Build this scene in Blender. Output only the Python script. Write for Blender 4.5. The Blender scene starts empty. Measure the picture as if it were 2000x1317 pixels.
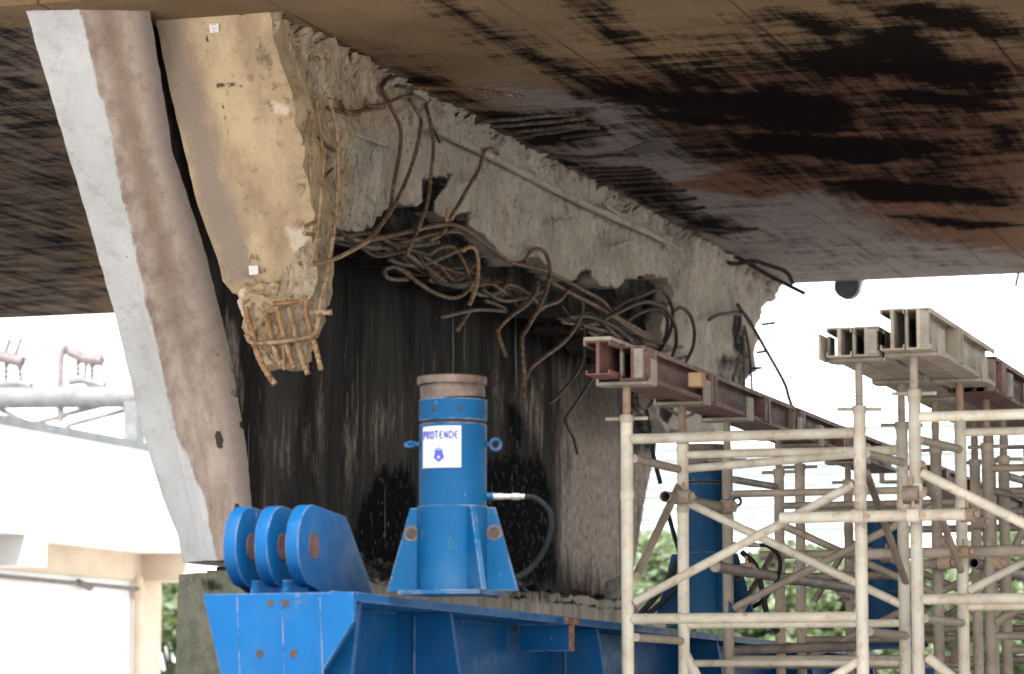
import bpy, bmesh, math, random
import numpy as np
from mathutils import Vector, noise, Matrix
from mathutils.geometry import delaunay_2d_cdt
random.seed(7)
RND = random.Random(11)
sc = bpy.context.scene
COL = sc.collection

# ------------------------------------------------------------------ camera model (photo 2000 x 1317)
FPX = 6000.0
TH = math.atan(2000 / FPX * .9928)
PH = math.atan(722 / FPX)
CAM = Vector((0, 0, 1.6))
FH = Vector((-math.sin(TH), math.cos(TH), 0))
RT = Vector((math.cos(TH), math.sin(TH), 0))
FW = FH * math.cos(PH) + Vector((0, 0, 1)) * math.sin(PH)
UP = -FH * math.sin(PH) + Vector((0, 0, 1)) * math.cos(PH)

def ray(px, py): return FW + RT * ((px - 1000) / FPX) - UP * ((py - 658.5) / FPX)
def hitP(px, py, p0, n):
    d = ray(px, py); return CAM + d * ((p0 - CAM).dot(n) / d.dot(n))
def hitA(px, py, a, v):
    d = ray(px, py); return CAM + d * ((v - CAM[a]) / d[a])
def hx(px, py, v): return hitA(px, py, 0, v)
def hy(px, py, v): return hitA(px, py, 1, v)
def hz(px, py, v): return hitA(px, py, 2, v)
def at(px, depth):
    p = FH * depth + RT * ((px - 1000) / FPX * depth); return p

# key planes of the place
XS, YT, ZS = -6.644, 15.708, 5.493          # sheared face, near end of deck, soffit
KX = .0116                                   # sheared face is turned a little
XTL = -7.306                                 # back face of the crossbeam
XW = -7.406                                  # pier side
YF = 27.6                                    # far edge of deck
GN = Vector((1, -KX, 0)).normalized()
def hg(px, py, off=0.0): return hitP(px, py, Vector((XS + off, YT, 0)), GN)
def gx(y, off=0.0): return XS + KX * (y - YT) + off

# ------------------------------------------------------------------ material helper
class NT:
    def __init__(s, name):
        s.m = bpy.data.materials.new(name); s.m.use_nodes = True
        s.t = s.m.node_tree; s.t.nodes.clear()
        s.out = s.t.nodes.new('ShaderNodeOutputMaterial')
        s.tc = s.t.nodes.new('ShaderNodeTexCoord')
    def n(s, t, **k):
        nd = s.t.nodes.new(t)
        for a, b in k.items(): setattr(nd, a, b)
        return nd
    def l(s, a, b): s.t.links.new(a, b)
    def put(s, sock, v):
        if hasattr(v, 'is_output'): s.l(v, sock)
        elif isinstance(v, (tuple, list)): sock.default_value = tuple(v) + ((1,) if len(v) == 3 and sock.type == 'RGBA' else ())
        else: sock.default_value = v
    def co(s, sx=1, sy=1, sz=1, rot=(0, 0, 0)):
        mp = s.n('ShaderNodeMapping'); s.l(s.tc.outputs['Object'], mp.inputs[0])
        mp.inputs['Scale'].default_value = (sx, sy, sz); mp.inputs['Rotation'].default_value = rot
        return mp.outputs[0]
    def noise(s, sc_, det=4, ro=.6, vec=None, dist=0):
        nd = s.n('ShaderNodeTexNoise'); nd.inputs['Scale'].default_value = sc_
        nd.inputs['Detail'].default_value = det; nd.inputs['Roughness'].default_value = ro
        nd.inputs['Distortion'].default_value = dist
        s.l(vec if vec is not None else s.tc.outputs['Object'], nd.inputs['Vector'])
        return nd.outputs['Fac']
    def vor(s, sc_, vec=None, feat='F1'):
        nd = s.n('ShaderNodeTexVoronoi'); nd.feature = feat; nd.inputs['Scale'].default_value = sc_
        s.l(vec if vec is not None else s.tc.outputs['Object'], nd.inputs['Vector'])
        return nd.outputs['Distance']
    def ramp(s, f, a, b, lo=0., hi=1.):
        nd = s.n('ShaderNodeMapRange'); nd.interpolation_type = 'SMOOTHSTEP'
        s.put(nd.inputs['Value'], f)
        nd.inputs['From Min'].default_value = a; nd.inputs['From Max'].default_value = b
        nd.inputs['To Min'].default_value = lo; nd.inputs['To Max'].default_value = hi
        return nd.outputs[0]
    def math(s, op, a, b=0.):
        nd = s.n('ShaderNodeMath', operation=op); s.put(nd.inputs[0], a); s.put(nd.inputs[1], b); return nd.outputs[0]
    def mix(s, f, a, b):
        nd = s.n('ShaderNodeMix', data_type='RGBA'); s.put(nd.inputs[0], f); s.put(nd.inputs[6], a); s.put(nd.inputs[7], b)
        return nd.outputs[2]
    def attr(s, nm):
        nd = s.n('ShaderNodeAttribute'); nd.attribute_name = nm; return nd.outputs['Fac']
    def xyz(s):
        nd = s.n('ShaderNodeSeparateXYZ'); s.l(s.tc.outputs['Object'], nd.inputs[0]); return nd.outputs
    def rand(s):
        return s.n('ShaderNodeObjectInfo').outputs['Random']
    def bump(s, h, st=.5, d=.01, prev=None):
        nd = s.n('ShaderNodeBump'); s.put(nd.inputs['Height'], h); nd.inputs['Strength'].default_value = st
        nd.inputs['Distance'].default_value = d
        if prev is not None: s.l(prev, nd.inputs['Normal'])
        return nd.outputs[0]
    def done(s, col, rough=.8, metal=0., nrm=None, spec=.4):
        b = s.n('ShaderNodeBsdfPrincipled'); s.put(b.inputs['Base Color'], col); s.put(b.inputs['Roughness'], rough)
        s.put(b.inputs['Metallic'], metal); s.put(b.inputs['Specular IOR Level'], spec)
        if nrm is not None: s.l(nrm, b.inputs['Normal'])
        s.l(b.outputs[0], s.out.inputs[0]); return s.m

M = {}
def mats():
    # soffit: formed concrete with rust-brown paint, soot and streaks
    t = NT('soffit_concrete')
    x, y, z = t.xyz()
    st = t.noise(1.5, 7, .74, t.co(.7, 3.6, 1), .3)
    st2 = t.noise(9, 5, .7, t.co(.5, 4, 1), .3)
    big = t.noise(.7, 4, .6)
    fine = t.noise(30, 3, .6)
    tan = t.mix(t.ramp(big, .35, .65), (.205, .138, .084), (.285, .192, .115))
    org = t.mix(t.ramp(st, .35, .65), (.155, .083, .056), (.245, .128, .082))
    gry = t.mix(t.ramp(st2, .3, .7), (.20, .17, .16), (.37, .32, .30))
    c = t.mix(t.ramp(t.math('ADD', t.attr('warm'), t.math('MULTIPLY', t.math('SUBTRACT', st, .5), .7)), .35, .65), tan, org)
    c = t.mix(t.ramp(t.math('ADD', t.attr('grey'), t.math('MULTIPLY', t.math('SUBTRACT', st, .5), 1.3)), .3, .7), c, gry)
    mo = t.noise(3.5, 7, .75, t.co(1, 1.3, 1), .4)
    c = t.mix(t.ramp(mo, .40, .28, 0, .55), c, (.10, .062, .04)); c = t.mix(t.ramp(mo, .58, .72, 0, .35), c, (.34, .235, .15))
    c = t.mix(t.ramp(fine, .3, .75, 0, .35), c, (.1, .075, .06))
    so = t.math('ADD', t.attr('soot'), t.math('MULTIPLY', t.math('SUBTRACT', st, .5), 1.35))
    so = t.math('ADD', so, t.math('MULTIPLY', t.math('SUBTRACT', t.noise(1.3, 7, .75, t.co(1, 1.6, 1)), .5), 1.3))
    so = t.math('ADD', so, t.math('MULTIPLY', t.math('SUBTRACT', t.noise(3.0, 5, .7, t.co(4, .3, 1)), .5), 1.15))
    so = t.math('ADD', so, t.math('MULTIPLY', t.math('SUBTRACT', st2, .5), .55))
    so = t.math('ADD', so, t.math('MULTIPLY', t.math('SUBTRACT', fine, .5), .25))
    sm = t.ramp(so, .22, .80, 0, .96)
    blk = t.mix(t.ramp(st2, .55, .85), (.006, .006, .0075), (.035, .030, .029))
    c = t.mix(sm, c, blk)
    # board joints along the span and across it
    fx = t.math('ABSOLUTE', t.math('SUBTRACT', t.math('FRACT', t.math('MULTIPLY', t.math('ADD', x, 60.33), 1 / 1.22)), .5))
    wob = t.math('MULTIPLY', t.math('SUBTRACT', t.noise(3, 2), .5), .006)
    j = t.ramp(t.math('ADD', fx, wob), .003, .010, 1, 0)
    fy = t.math('ABSOLUTE', t.math('SUBTRACT', t.math('FRACT', t.math('MULTIPLY', y, 1 / 2.44)), .5))
    j2 = t.ramp(fy, .001, .005, .7, 0)
    jj = t.math('MAXIMUM', j, j2)
    c = t.mix(t.math('MULTIPLY', jj, t.ramp(big, .38, .6, .05, .7)), c, (.03, .022, .018))
    nb = t.bump(st2, .25, .01); nb = t.bump(fine, .2, .004, nb); nb = t.bump(jj, .4, .008, nb)
    M['soffit'] = t.done(c, t.ramp(st, .3, .7, .55, .8), 0, nb, 0.)
    # sheared face: grey torn concrete, tan dust near the end, char
    t = NT('torn_concrete')
    n1 = t.noise(1.5, 5, .65); n2 = t.noise(11, 6, .68, t.co(1, 1, .55), .6); n3 = t.noise(45, 4, .65, t.co(1, 1, .5))
    g = t.mix(t.ramp(n1, .33, .66), (.56, .48, .40), (.80, .70, .595))
    g = t.mix(t.ramp(n2, .4, .72, 0, .45), g, (.68, .62, .56))
    g = t.mix(t.ramp(n2, .42, .28, 0, .55), g, (.12, .105, .095))
    d = t.mix(t.ramp(n2, .35, .65), (.50, .375, .245), (.78, .65, .475))
    sp = t.ramp(t.noise(19, 3, .6), .6, .68)
    tn = t.math('ADD', t.attr('tan'), t.math('MULTIPLY', t.math('SUBTRACT', n1, .5), .9))
    c = t.mix(t.ramp(tn, .25, .75), g, d)
    c = t.mix(t.math('MULTIPLY', sp, t.ramp(t.attr('tan'), .05, .3, 0, .7)), c, (.17, .10, .045))
    ch = t.math('ADD', t.attr('char'), t.math('MULTIPLY', t.math('SUBTRACT', n2, .5), 1.0))
    c = t.mix(t.ramp(ch, .35, .65, 0, .95), c, (.022, .021, .022))
    li = t.math('ADD', t.attr('pale'), t.math('MULTIPLY', t.math('SUBTRACT', n2, .5), .8))
    c = t.mix(t.ramp(li, .4, .8, 0, .8), c, (.52, .47, .42))
    n4 = t.noise(20, 6, .72, t.co(1, 2.2, .5, (.5, 0, 0)), 1.2)
    c = t.mix(t.ramp(n4, .47, .36, 0, .6), c, (.09, .078, .07)); c = t.mix(t.ramp(n4, .55, .66, 0, .6), c, (.74, .68, .62))  # dark pits and pale chips put relief shading into the colour
    nb = t.bump(n2, 1.0, .09); nb = t.bump(n4, 1.0, .05, nb); nb = t.bump(n3, .8, .010, nb)
    M['torn'] = t.done(c, .82, 0, nb, .03)
    # end face of the crossbeam: tan weathered
    t = NT('tan_concrete')
    n1 = t.noise(2.2, 5, .6, t.co(1.6, 1, .6)); n2 = t.noise(14, 6, .68); n3 = t.noise(60, 3, .6); vs = t.noise(5, 4, .65, t.co(3, 3, .35))
    c = t.mix(t.ramp(n1, .3, .68), (.31, .225, .145), (.54, .42, .275))
    c = t.mix(t.ramp(vs, .5, .78, 0, .5), c, (.55, .45, .30))
    c = t.mix(t.ramp(n2, .44, .3, 0, .5), c, (.20, .15, .10))
    gy = t.math('ADD', t.attr('grey'), t.math('MULTIPLY', t.math('SUBTRACT', vs, .5), .8))
    c = t.mix(t.ramp(gy, .3, .8, 0, .85), c, (.25, .20, .17))
    ro = t.attr('rough')
    c = t.mix(t.math('MULTIPLY', ro, t.ramp(n2, .35, .6)), c, (.44, .335, .22))
    c = t.mix(t.math('MULTIPLY', ro, t.ramp(n2, .5, .34, 0, .7)), c, (.16, .105, .06))
    pl = t.math('ADD', t.attr('pale'), t.math('MULTIPLY', t.math('SUBTRACT', n2, .5), .8))
    c = t.mix(t.ramp(pl, .4, .75, 0, .85), c, (.66, .58, .48))
    c = t.mix(t.ramp(t.math('ADD', t.attr('char'), t.math('MULTIPLY', t.math('SUBTRACT', n2, .5), 1.1)), .5, .62, 0, .9), c, (.02, .016, .013))
    n5 = t.noise(95, 3, .7); c = t.mix(t.ramp(n5, .46, .34, 0, .22), c, (.16, .115, .075)); c = t.mix(t.ramp(n5, .57, .68, 0, .16), c, (.66, .54, .38))
    nb = t.bump(n1, .3, .03); nb = t.bump(n2, .5, .018, nb); nb = t.bump(n3, .5, .006, nb)
    M['tan'] = t.done(c, .85, 0, nb, .03)
    # pier: brown streaked front; nose pale from clean deposit and skylight put into its colour
    t = NT('pier_concrete')
    vs = t.noise(3.2, 5, .65, t.co(3.2, 3.2, .28)); n2 = t.noise(12, 6, .7); n3 = t.noise(50, 4, .65); n1 = t.noise(1.2, 4, .6)
    b = t.mix(t.ramp(vs, .25, .75), (.27, .205, .17), (.50, .41, .35))
    b = t.mix(t.ramp(t.math('ADD', t.attr('stain'), t.math('MULTIPLY', t.math('SUBTRACT', vs, .5), .9)), .2, 1.0, 0, .55), b, (.20, .135, .095))
    b = t.mix(t.ramp(n2, .42, .28, 0, .3), b, (.14, .10, .085))
    b = t.mix(t.ramp(n3, .60, .74, 0, .35), b, (.44, .38, .33))
    dk = t.math('ADD', t.attr('dark'), t.math('MULTIPLY', t.math('SUBTRACT', vs, .5), .9))
    b = t.mix(t.ramp(dk, .3, .9, 0, .8), b, (.125, .105, .098))
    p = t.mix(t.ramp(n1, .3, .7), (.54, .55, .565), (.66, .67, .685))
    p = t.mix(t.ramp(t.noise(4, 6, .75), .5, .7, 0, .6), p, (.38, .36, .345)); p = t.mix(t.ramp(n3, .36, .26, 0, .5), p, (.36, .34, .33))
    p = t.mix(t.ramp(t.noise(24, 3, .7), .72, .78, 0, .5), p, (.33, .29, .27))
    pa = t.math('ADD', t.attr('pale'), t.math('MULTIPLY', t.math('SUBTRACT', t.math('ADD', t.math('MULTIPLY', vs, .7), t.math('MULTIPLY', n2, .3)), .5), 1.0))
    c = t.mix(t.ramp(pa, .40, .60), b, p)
    pit = t.math('MAXIMUM', t.ramp(t.vor(6.5), .035, .06, 1, 0), t.ramp(t.vor(17, t.co(1, 1, .8)), .05, .09, .8, 0))
    c = t.mix(t.math('MULTIPLY', pit, t.ramp(n1, .42, .58, 0, .75)), c, (.13, .10, .085))
    ks = t.math('ADD', t.attr('char'), t.math('MULTIPLY', t.math('SUBTRACT', n2, .5), 1.2))
    c = t.mix(t.ramp(ks, .5, .62, 0, .9), c, (.02, .018, .017))
    n5 = t.noise(95, 3, .7); c = t.mix(t.ramp(n5, .45, .34, 0, .2), c, (.15, .115, .095)); c = t.mix(t.ramp(n5, .58, .70, 0, .14), c, (.66, .60, .55))
    nb = t.bump(n2, .5, .02); nb = t.bump(n3, .6, .008, nb); nb = t.bump(vs, .25, .015, nb)
    M['pier'] = t.done(c, .85, 0, nb, .03)
    # pier side: sooty boards with vertical runs
    t = NT('sooty_wall')
    x, y, z = t.xyz()
    vs = t.noise(1.3, 7, .72, t.co(1, 1.6, .3), .4); v2 = t.noise(6, 6, .75, t.co(1, 1.7, .28), .5); n2 = t.noise(9, 6, .7, t.co(1, 1, .4)); n3 = t.noise(40, 4, .7, t.co(1, 1, .35))
    c = t.mix(t.ramp(vs, .3, .75), (.014, .0138, .014), (.068, .063, .059))
    c = t.mix(t.ramp(v2, .54, .8, 0, .55), c, (.125, .112, .10))
    lt = t.math('ADD', t.attr('lite'), t.math('MULTIPLY', t.math('SUBTRACT', v2, .5), 1.6))
    lt = t.math('ADD', lt, t.math('MULTIPLY', t.math('SUBTRACT', n2, .5), .5))
    c = t.mix(t.ramp(lt, .35, .85, 0, .92), c, t.mix(t.ramp(n3, .35, .65), (.15, .12, .10), (.36, .30, .26)))
    c = t.mix(t.ramp(n3, .60, .76, 0, .4), c, (.17, .155, .14))
    tr = t.math('ADD', t.attr('tar'), t.math('MULTIPLY', t.math('SUBTRACT', n2, .5), 1.2)); tr = t.math('ADD', tr, t.math('MULTIPLY', t.math('SUBTRACT', v2, .5), 1.6))
    trm = t.ramp(tr, .36, .72)
    c = t.mix(t.math('MULTIPLY', trm, .97), c, (.007, .007, .0075))
    dr = t.noise(26, 2, .5, t.co(1, 1, .015), .0)
    drm = t.math('MULTIPLY', t.ramp(dr, .715, .735), t.ramp(t.noise(1.1, 3, .5), .42, .58))
    c = t.mix(t.math('MULTIPLY', drm, .75), c, (.36, .34, .31))
    seam = None
    for yy in SEAMS:
        q = t.ramp(t.math('ABSOLUTE', t.math('SUBTRACT', t.math('ADD', y, t.math('MULTIPLY', t.math('SUBTRACT', n2, .5), .02)), yy)), .012, .03, 1, 0)
        seam = q if seam is None else t.math('MAXIMUM', seam, q)
    c = t.mix(t.math('MULTIPLY', seam, .85), c, (.008, .008, .008))
    nb = t.bump(v2, .35, .012); nb = t.bump(n3, .45, .006, nb)
    nb = t.bump(t.math('MULTIPLY', trm, t.noise(14, 6, .75, t.co(1, 1, .3))), .6, .03, nb)
    rg = t.mix(trm, (.78, .78, .78), (.3, .3, .3))
    M['wall'] = t.done(c, t.math('SUBTRACT', .85, t.math('MULTIPLY', trm, .5)), 0, nb, t.math('MULTIPLY', trm, t.ramp(n3, .60, .75, 0, .05)))
    # rubble and pedestal
    t = NT('charred_rubble')
    n2 = t.noise(9, 6, .75); n3 = t.noise(35, 4, .7)
    c = t.mix(t.ramp(n2, .45, .75), (.012, .011, .011), (.10, .085, .07)); c = t.mix(t.ramp(n3, .62, .75, 0, .7), c, (.33, .30, .26))
    M['rubble'] = t.done(c, .6, 0, t.bump(n3, .9, .02, t.bump(n2, .9, .05)), .05)
    t = NT('pedestal_concrete')
    vs = t.noise(4, 6, .72, t.co(2.4, 2.4, .4)); n2 = t.noise(10, 6, .7); n3 = t.noise(45, 4, .7)
    c = t.mix(t.ramp(vs, .3, .7), (.12, .105, .085), (.30, .265, .22))
    c = t.mix(t.ramp(t.math('ADD', t.attr('moss'), t.math('MULTIPLY', t.math('SUBTRACT', vs, .5), .8)), .3, .7, 0, .8), c, t.mix(t.ramp(n2, .35, .65), (.11, .125, .085), (.20, .20, .155)))
    c = t.mix(t.math('MULTIPLY', t.ramp(n2, .56, .66, 0, .7), t.attr('moss')), c, (.24, .13, .09))
    c = t.mix(t.ramp(t.math('ADD', t.attr('char'), t.math('MULTIPLY', t.math('SUBTRACT', vs, .5), 1.5)), .35, .7, 0, .92), c, (.02, .018, .017))
    c = t.mix(t.ramp(t.noise(6, 6, .75, t.co(2.4, 2.4, .3)), .58, .7, 0, .7), c, (.5, .46, .41))
    M['pedestal'] = t.done(c, .85, 0, t.bump(n3, .5, .006, t.bump(vs, .5, .02)), .03)
    # rebar: rusty steel with mortar crust
    def rebar(nm, a, b, dust, amt):
        t = NT(nm); n = t.noise(14, 5, .7); n2 = t.noise(40, 4, .7)
        c = t.mix(t.ramp(n, .35, .65), a, b); c = t.mix(t.math('MULTIPLY', t.ramp(n2, .48, .58, 0, amt), t.ramp(t.noise(5, 4, .6), .4, .6, .25, 1)), c, dust); c = t.mix(t.ramp(n2, .42, .32, 0, .7), c, tuple(v * .35 for v in a))
        M[nm] = t.done(c, .75, .15, t.bump(n2, .6, .004), .4)
    rebar('rebar_brown', (.058, .03, .017), (.15, .074, .037), (.32, .24, .165), .55)
    rebar('rebar_tan', (.20, .12, .065), (.36, .24, .14), (.46, .35, .23), .7)
    rebar('rebar_black', (.018, .013, .011), (.06, .037, .026), (.14, .11, .09), .35)
    rebar('rebar_grey', (.045, .034, .028), (.13, .09, .066), (.30, .26, .22), .5)
    rebar('rebar_orange', (.22, .10, .045), (.36, .20, .09), (.52, .42, .30), .75)
    # blue paint
    def blue(nm, a, b):
        t = NT(nm); n = t.noise(3, 5, .6); n2 = t.noise(9, 6, .75); n3 = t.noise(70, 3, .6); vs = t.noise(6, 5, .7, t.co(2, 2, .2))
        c = t.mix(t.ramp(n, .3, .7), a, b)
        c = t.mix(t.ramp(vs, .55, .8, 0, .4), c, tuple(x * .65 for x in a))
        c = t.mix(t.ramp(n2, .62, .8, 0, .12), c, (.06, .20, .36))
        sc1 = t.math('MAXIMUM', t.ramp(t.noise(13, 6, .8, t.co(1.6, 1.6, .5)), .66, .69), t.ramp(t.noise(5, 8, .85, t.co(2, 2, 1)), .66, .69))
        c = t.mix(t.math('MULTIPLY', sc1, .75), c, (.34, .27, .21))
        bv = t.n('ShaderNodeBevel', samples=6); bv.inputs['Radius'].default_value = .007
        dt = t.n('ShaderNodeVectorMath', operation='DOT_PRODUCT'); t.l(bv.outputs[0], dt.inputs[0]); t.l(t.n('ShaderNodeNewGeometry').outputs['Normal'], dt.inputs[1])
        edge = t.math('MULTIPLY', t.ramp(dt.outputs['Value'], .985, .90, 0, 1), t.ramp(n2, .42, .56))
        c = t.mix(t.math('MULTIPLY', edge, .5), c, (.26, .22, .18))
        drt = t.math('MULTIPLY', t.ramp(t.noise(2.2, 6, .7), .48, .72), .45)
        c = t.mix(drt, c, (.03, .055, .085))
        M[nm] = t.done(c, t.ramp(n2, .3, .7, .36, .6), 0, t.bump(n3, .12, .002, t.bump(n, .2, .01)), .10)
    blue('blue_paint', (.0003, .030, .082), (.0005, .037, .099))
    blue('blue_beam_paint', (.0013, .041, .122), (.0025, .051, .148))
    blue('dark_blue_paint', (.0006, .026, .066), (.0008, .032, .08))
    def simple(nm, a, b, scale=12, rough=.7, metal=0., bump=.3, dust=None, da=.4, spec=.4):
        t = NT(nm); n = t.noise(scale, 5, .68); n2 = t.noise(scale * 4, 4, .65)
        c = t.mix(t.ramp(n, .35, .65), a, b)
        if dust: c = t.mix(t.ramp(n2, .52, .68, 0, da), c, dust)
        M[nm] = t.done(c, rough, metal, t.bump(n2, bump, .004), spec)
    simple('rust', (.10, .05, .03), (.25, .12, .07), 14, .8, .2, .5, (.32, .24, .2))
    simple('ram_steel', (.045, .027, .019), (.085, .066, .056), 9, .55, .35, .4, (.13, .055, .03), .6)
    simple('dark_hole', (.012, .01, .01), (.03, .02, .018), 20, .9)
    simple('rust_hole', (.045, .02, .018), (.075, .035, .03), 20, .9)
    simple('chrome', (.16, .16, .155), (.26, .255, .245), 20, .4, .6, .1)
    simple('rubber', (.006, .0065, .008), (.011, .012, .014), 20, .6, 0, .1, None, .4, .1)
    simple('sticker', (.25, .255, .26), (.28, .285, .29), 10, .5, 0, .02)
    simple('survey_paper', (.68, .68, .66), (.76, .76, .74), 40, .7, 0, .02)
    simple('ink', (.012, .02, .16), (.02, .03, .2), 10, .5, 0, .02)
    simple('ink_soft', (.10, .13, .42), (.14, .17, .46), 10, .5, 0, .02)
    simple('green_mark', (.001, .05, .075), (.002, .056, .085), 10, .6)
    simple('red_mark', (.30, .14, .10), (.33, .17, .12), 30, .8)
    # scaffold steels
    def scaf(nm, a, b, dirt, grey):
        t = NT(nm); n = t.noise(5, 5, .65); n2 = t.noise(22, 6, .75); n3 = t.noise(80, 3, .6); r = t.rand()
        c = t.mix(t.ramp(n, .35, .65), a, b)
        c = t.mix(t.ramp(n2, .52, .68, 0, .6), c, grey); c = t.mix(t.ramp(n2, .46, .32, 0, .75), c, dirt)
        c = t.mix(t.ramp(t.noise(2.3, 6, .75), .54, .70, 0, .6), c, (.17, .115, .075))
        v = t.math('ADD', .78, t.math('MULTIPLY', r, .4))
        h = t.n('ShaderNodeHueSaturation'); t.put(h.inputs['Color'], c); t.l(v, h.inputs['Value'])
        M[nm] = t.done(h.outputs[0], t.ramp(n2, .3, .7, .5, .8), 0, t.bump(n3, .35, .003, t.bump(n2, .3, .004)), .4)
    scaf('cream_steel', (.285, .245, .18), (.385, .345, .275), (.20, .135, .085), (.36, .36, .35))
    scaf('dusty_steel', (.15, .12, .088), (.235, .19, .142), (.11, .07, .045), (.24, .24, .235))
    scaf('dark_steel', (.09, .068, .052), (.17, .13, .10), (.045, .03, .022), (.20, .19, .18))
    scaf('screw_steel', (.13, .078, .048), (.235, .155, .10), (.09, .045, .025), (.25, .2, .16))
    scaf('maroon_steel', (.066, .026, .019), (.115, .052, .039), (.035, .018, .015), (.17, .12, .10))
    scaf('beige_beam', (.16, .132, .10), (.255, .215, .165), (.07, .05, .035), (.18, .178, .175))
    simple('wood', (.24, .15, .075), (.34, .23, .125), 8, .85, 0, .3)
    # background
    simple('white_render', (.72, .71, .69), (.78, .775, .76), 2, .85, 0, .1)
    simple('beige_render', (.50, .40, .30), (.58, .48, .37), 2, .85, 0, .1)
    simple('grey_metal', (.11, .115, .12), (.16, .165, .17), 3, .5, .2, .1)
    simple('gantry_dark', (.10, .085, .085), (.16, .14, .14), 5, .7, .1, .2)
    simple('glass_dark', (.10, .10, .11), (.14, .14, .15), 2, .3)
    simple('pale_wall', (.66, .68, .70), (.74, .76, .78), 1, .85, 0, .05)
    simple('pale_band', (.17, .19, .215), (.22, .245, .27), 1, .7, 0, .05)
    simple('pipe_grey', (.075, .075, .085), (.10, .10, .11), 8, .6)
    simple('pipe_pale', (.5, .5, .5), (.6, .6, .6), 8, .6)
    simple('bark', (.09, .065, .045), (.14, .10, .07), 8, .9)
    t = NT('leaf'); r = t.noise(.9, 3, .6); c = t.mix(t.ramp(r, .35, .65), (.12, .155, .09), (.165, .20, .12))
    b = t.n('ShaderNodeBsdfPrincipled'); t.put(b.inputs['Base Color'], c); b.inputs['Roughness'].default_value = .6
    tr_ = t.n('ShaderNodeBsdfTranslucent'); t.put(tr_.inputs[0], (.16, .24, .06)); mx = t.n('ShaderNodeMixShader'); mx.inputs[0].default_value = .35
    t.l(b.outputs[0], mx.inputs[1]); t.l(tr_.outputs[0], mx.inputs[2]); t.l(mx.outputs[0], t.out.inputs[0]); M['leaf'] = t.m
    t = NT('site_ground'); n = t.noise(.4, 6, .65); n2 = t.noise(6, 6, .7)
    c = t.mix(t.ramp(n, .35, .65), (.40, .388, .37), (.49, .475, .455)); c = t.mix(t.ramp(n2, .5, .7, 0, .5), c, (.19, .155, .12))
    M['ground'] = t.done(c, .95, 0, t.bump(n2, .5, .03), .2)
    t = NT('grass_bank'); n = t.noise(.25, 5, .65); n2 = t.noise(4, 5, .7)
    c = t.mix(t.ramp(n, .4, .6), (.10, .15, .045), (.17, .21, .075)); c = t.mix(t.ramp(n2, .5, .7, 0, .4), c, (.24, .22, .12))
    M['grass'] = t.done(c, .95, 0, t.bump(n2, .5, .05), .2)

SEAMS = [hx(p, q, XW).y for p, q in ((527, 800), (735, 640), (800, 640), (898, 700), (1077, 720), (1190, 700), (1205, 900))]
mats()

# ------------------------------------------------------------------ object helpers
def tag(o, label=None, cat=None, group=None, kind=None):
    if label: o['label'] = label
    if cat: o['category'] = cat
    if group: o['group'] = group
    if kind: o['kind'] = kind
    return o
def thing(name, label, cat, loc, group=None):
    o = bpy.data.objects.new(name, None); o.location = Vector(loc); o.empty_display_size = .1
    COL.objects.link(o); return tag(o, label, cat, group)
def origin(p):
    o = Vector((0, 0, 0))
    while p is not None: o += p.location; p = p.parent
    return o
def obj(name, bm, mat, parent=None, smooth=False, loc=None, angle=40):
    """links the bmesh (world coordinates) as one mesh object"""
    if isinstance(bm, bpy.types.Mesh): me = bm
    else:
        me = bpy.data.meshes.new(name); bm.normal_update(); bm.to_mesh(me); bm.free()
    off = origin(parent) if parent is not None else Vector((0, 0, 0))
    o = bpy.data.objects.new(name, me); COL.objects.link(o)
    if loc is not None: o.location = Vector(loc) - off; off = Vector(loc)
    if parent is not None: o.parent = parent
    me.transform(Matrix.Translation(-off))
    for m in (mat if isinstance(mat, list) else [mat]): me.materials.append(M[m])
    if smooth:
        me.polygons.foreach_set('use_smooth', [True] * len(me.polygons))
        try: me.set_sharp_from_angle(angle=math.radians(angle))
        except Exception: pass
    return o
def NB(): return bmesh.new()
def box(bm, lo, hi, mi=0):
    x0, y0, z0 = lo; x1, y1, z1 = hi
    v = [bm.verts.new(c) for c in ((x0, y0, z0), (x1, y0, z0), (x1, y1, z0), (x0, y1, z0), (x0, y0, z1), (x1, y0, z1), (x1, y1, z1), (x0, y1, z1))]
    for f in ((3, 2, 1, 0), (4, 5, 6, 7), (0, 1, 5, 4), (1, 2, 6, 5), (2, 3, 7, 6), (3, 0, 4, 7)):
        bm.faces.new([v[i] for i in f]).material_index = mi
def bev(bm, w=.004, seg=2):
    bmesh.ops.bevel(bm, geom=[e for e in bm.edges if e.is_manifold and e.calc_face_angle(0) > .5], offset=w, segments=seg, affect='EDGES', profile=.6, clamp_overlap=True)
    return bm
def prism(bm, pts, d, mi=0):
    """polygon pts (3D, planar) extruded by d"""
    d = Vector(d); a = [bm.verts.new(p) for p in pts]; b = [bm.verts.new(Vector(p) + d) for p in pts]
    n = len(pts)
    fs = [bm.faces.new(a), bm.faces.new(list(reversed(b)))]
    for i in range(n): fs.append(bm.faces.new((a[i], b[i], b[(i + 1) % n], a[(i + 1) % n])))
    for f in fs: f.material_index = mi
    bmesh.ops.recalc_face_normals(bm, faces=fs)
def frames(pts):
    n = len(pts); T = []
    for i in range(n):
        t = pts[min(i + 1, n - 1)] - pts[max(i - 1, 0)]; T.append(t.normalized() if t.length > 1e-9 else Vector((0, 0, 1)))
    u = T[0].cross(Vector((0, 0, 1)))
    if u.length < .05: u = T[0].cross(Vector((1, 0, 0)))
    u.normalize(); out = []
    for i in range(n):
        if i:
            u = u - T[i] * u.dot(T[i])
            u = u.normalized() if u.length > 1e-6 else T[i].orthogonal().normalized()
        out.append((u, T[i].cross(u)))
    return T, out
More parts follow.
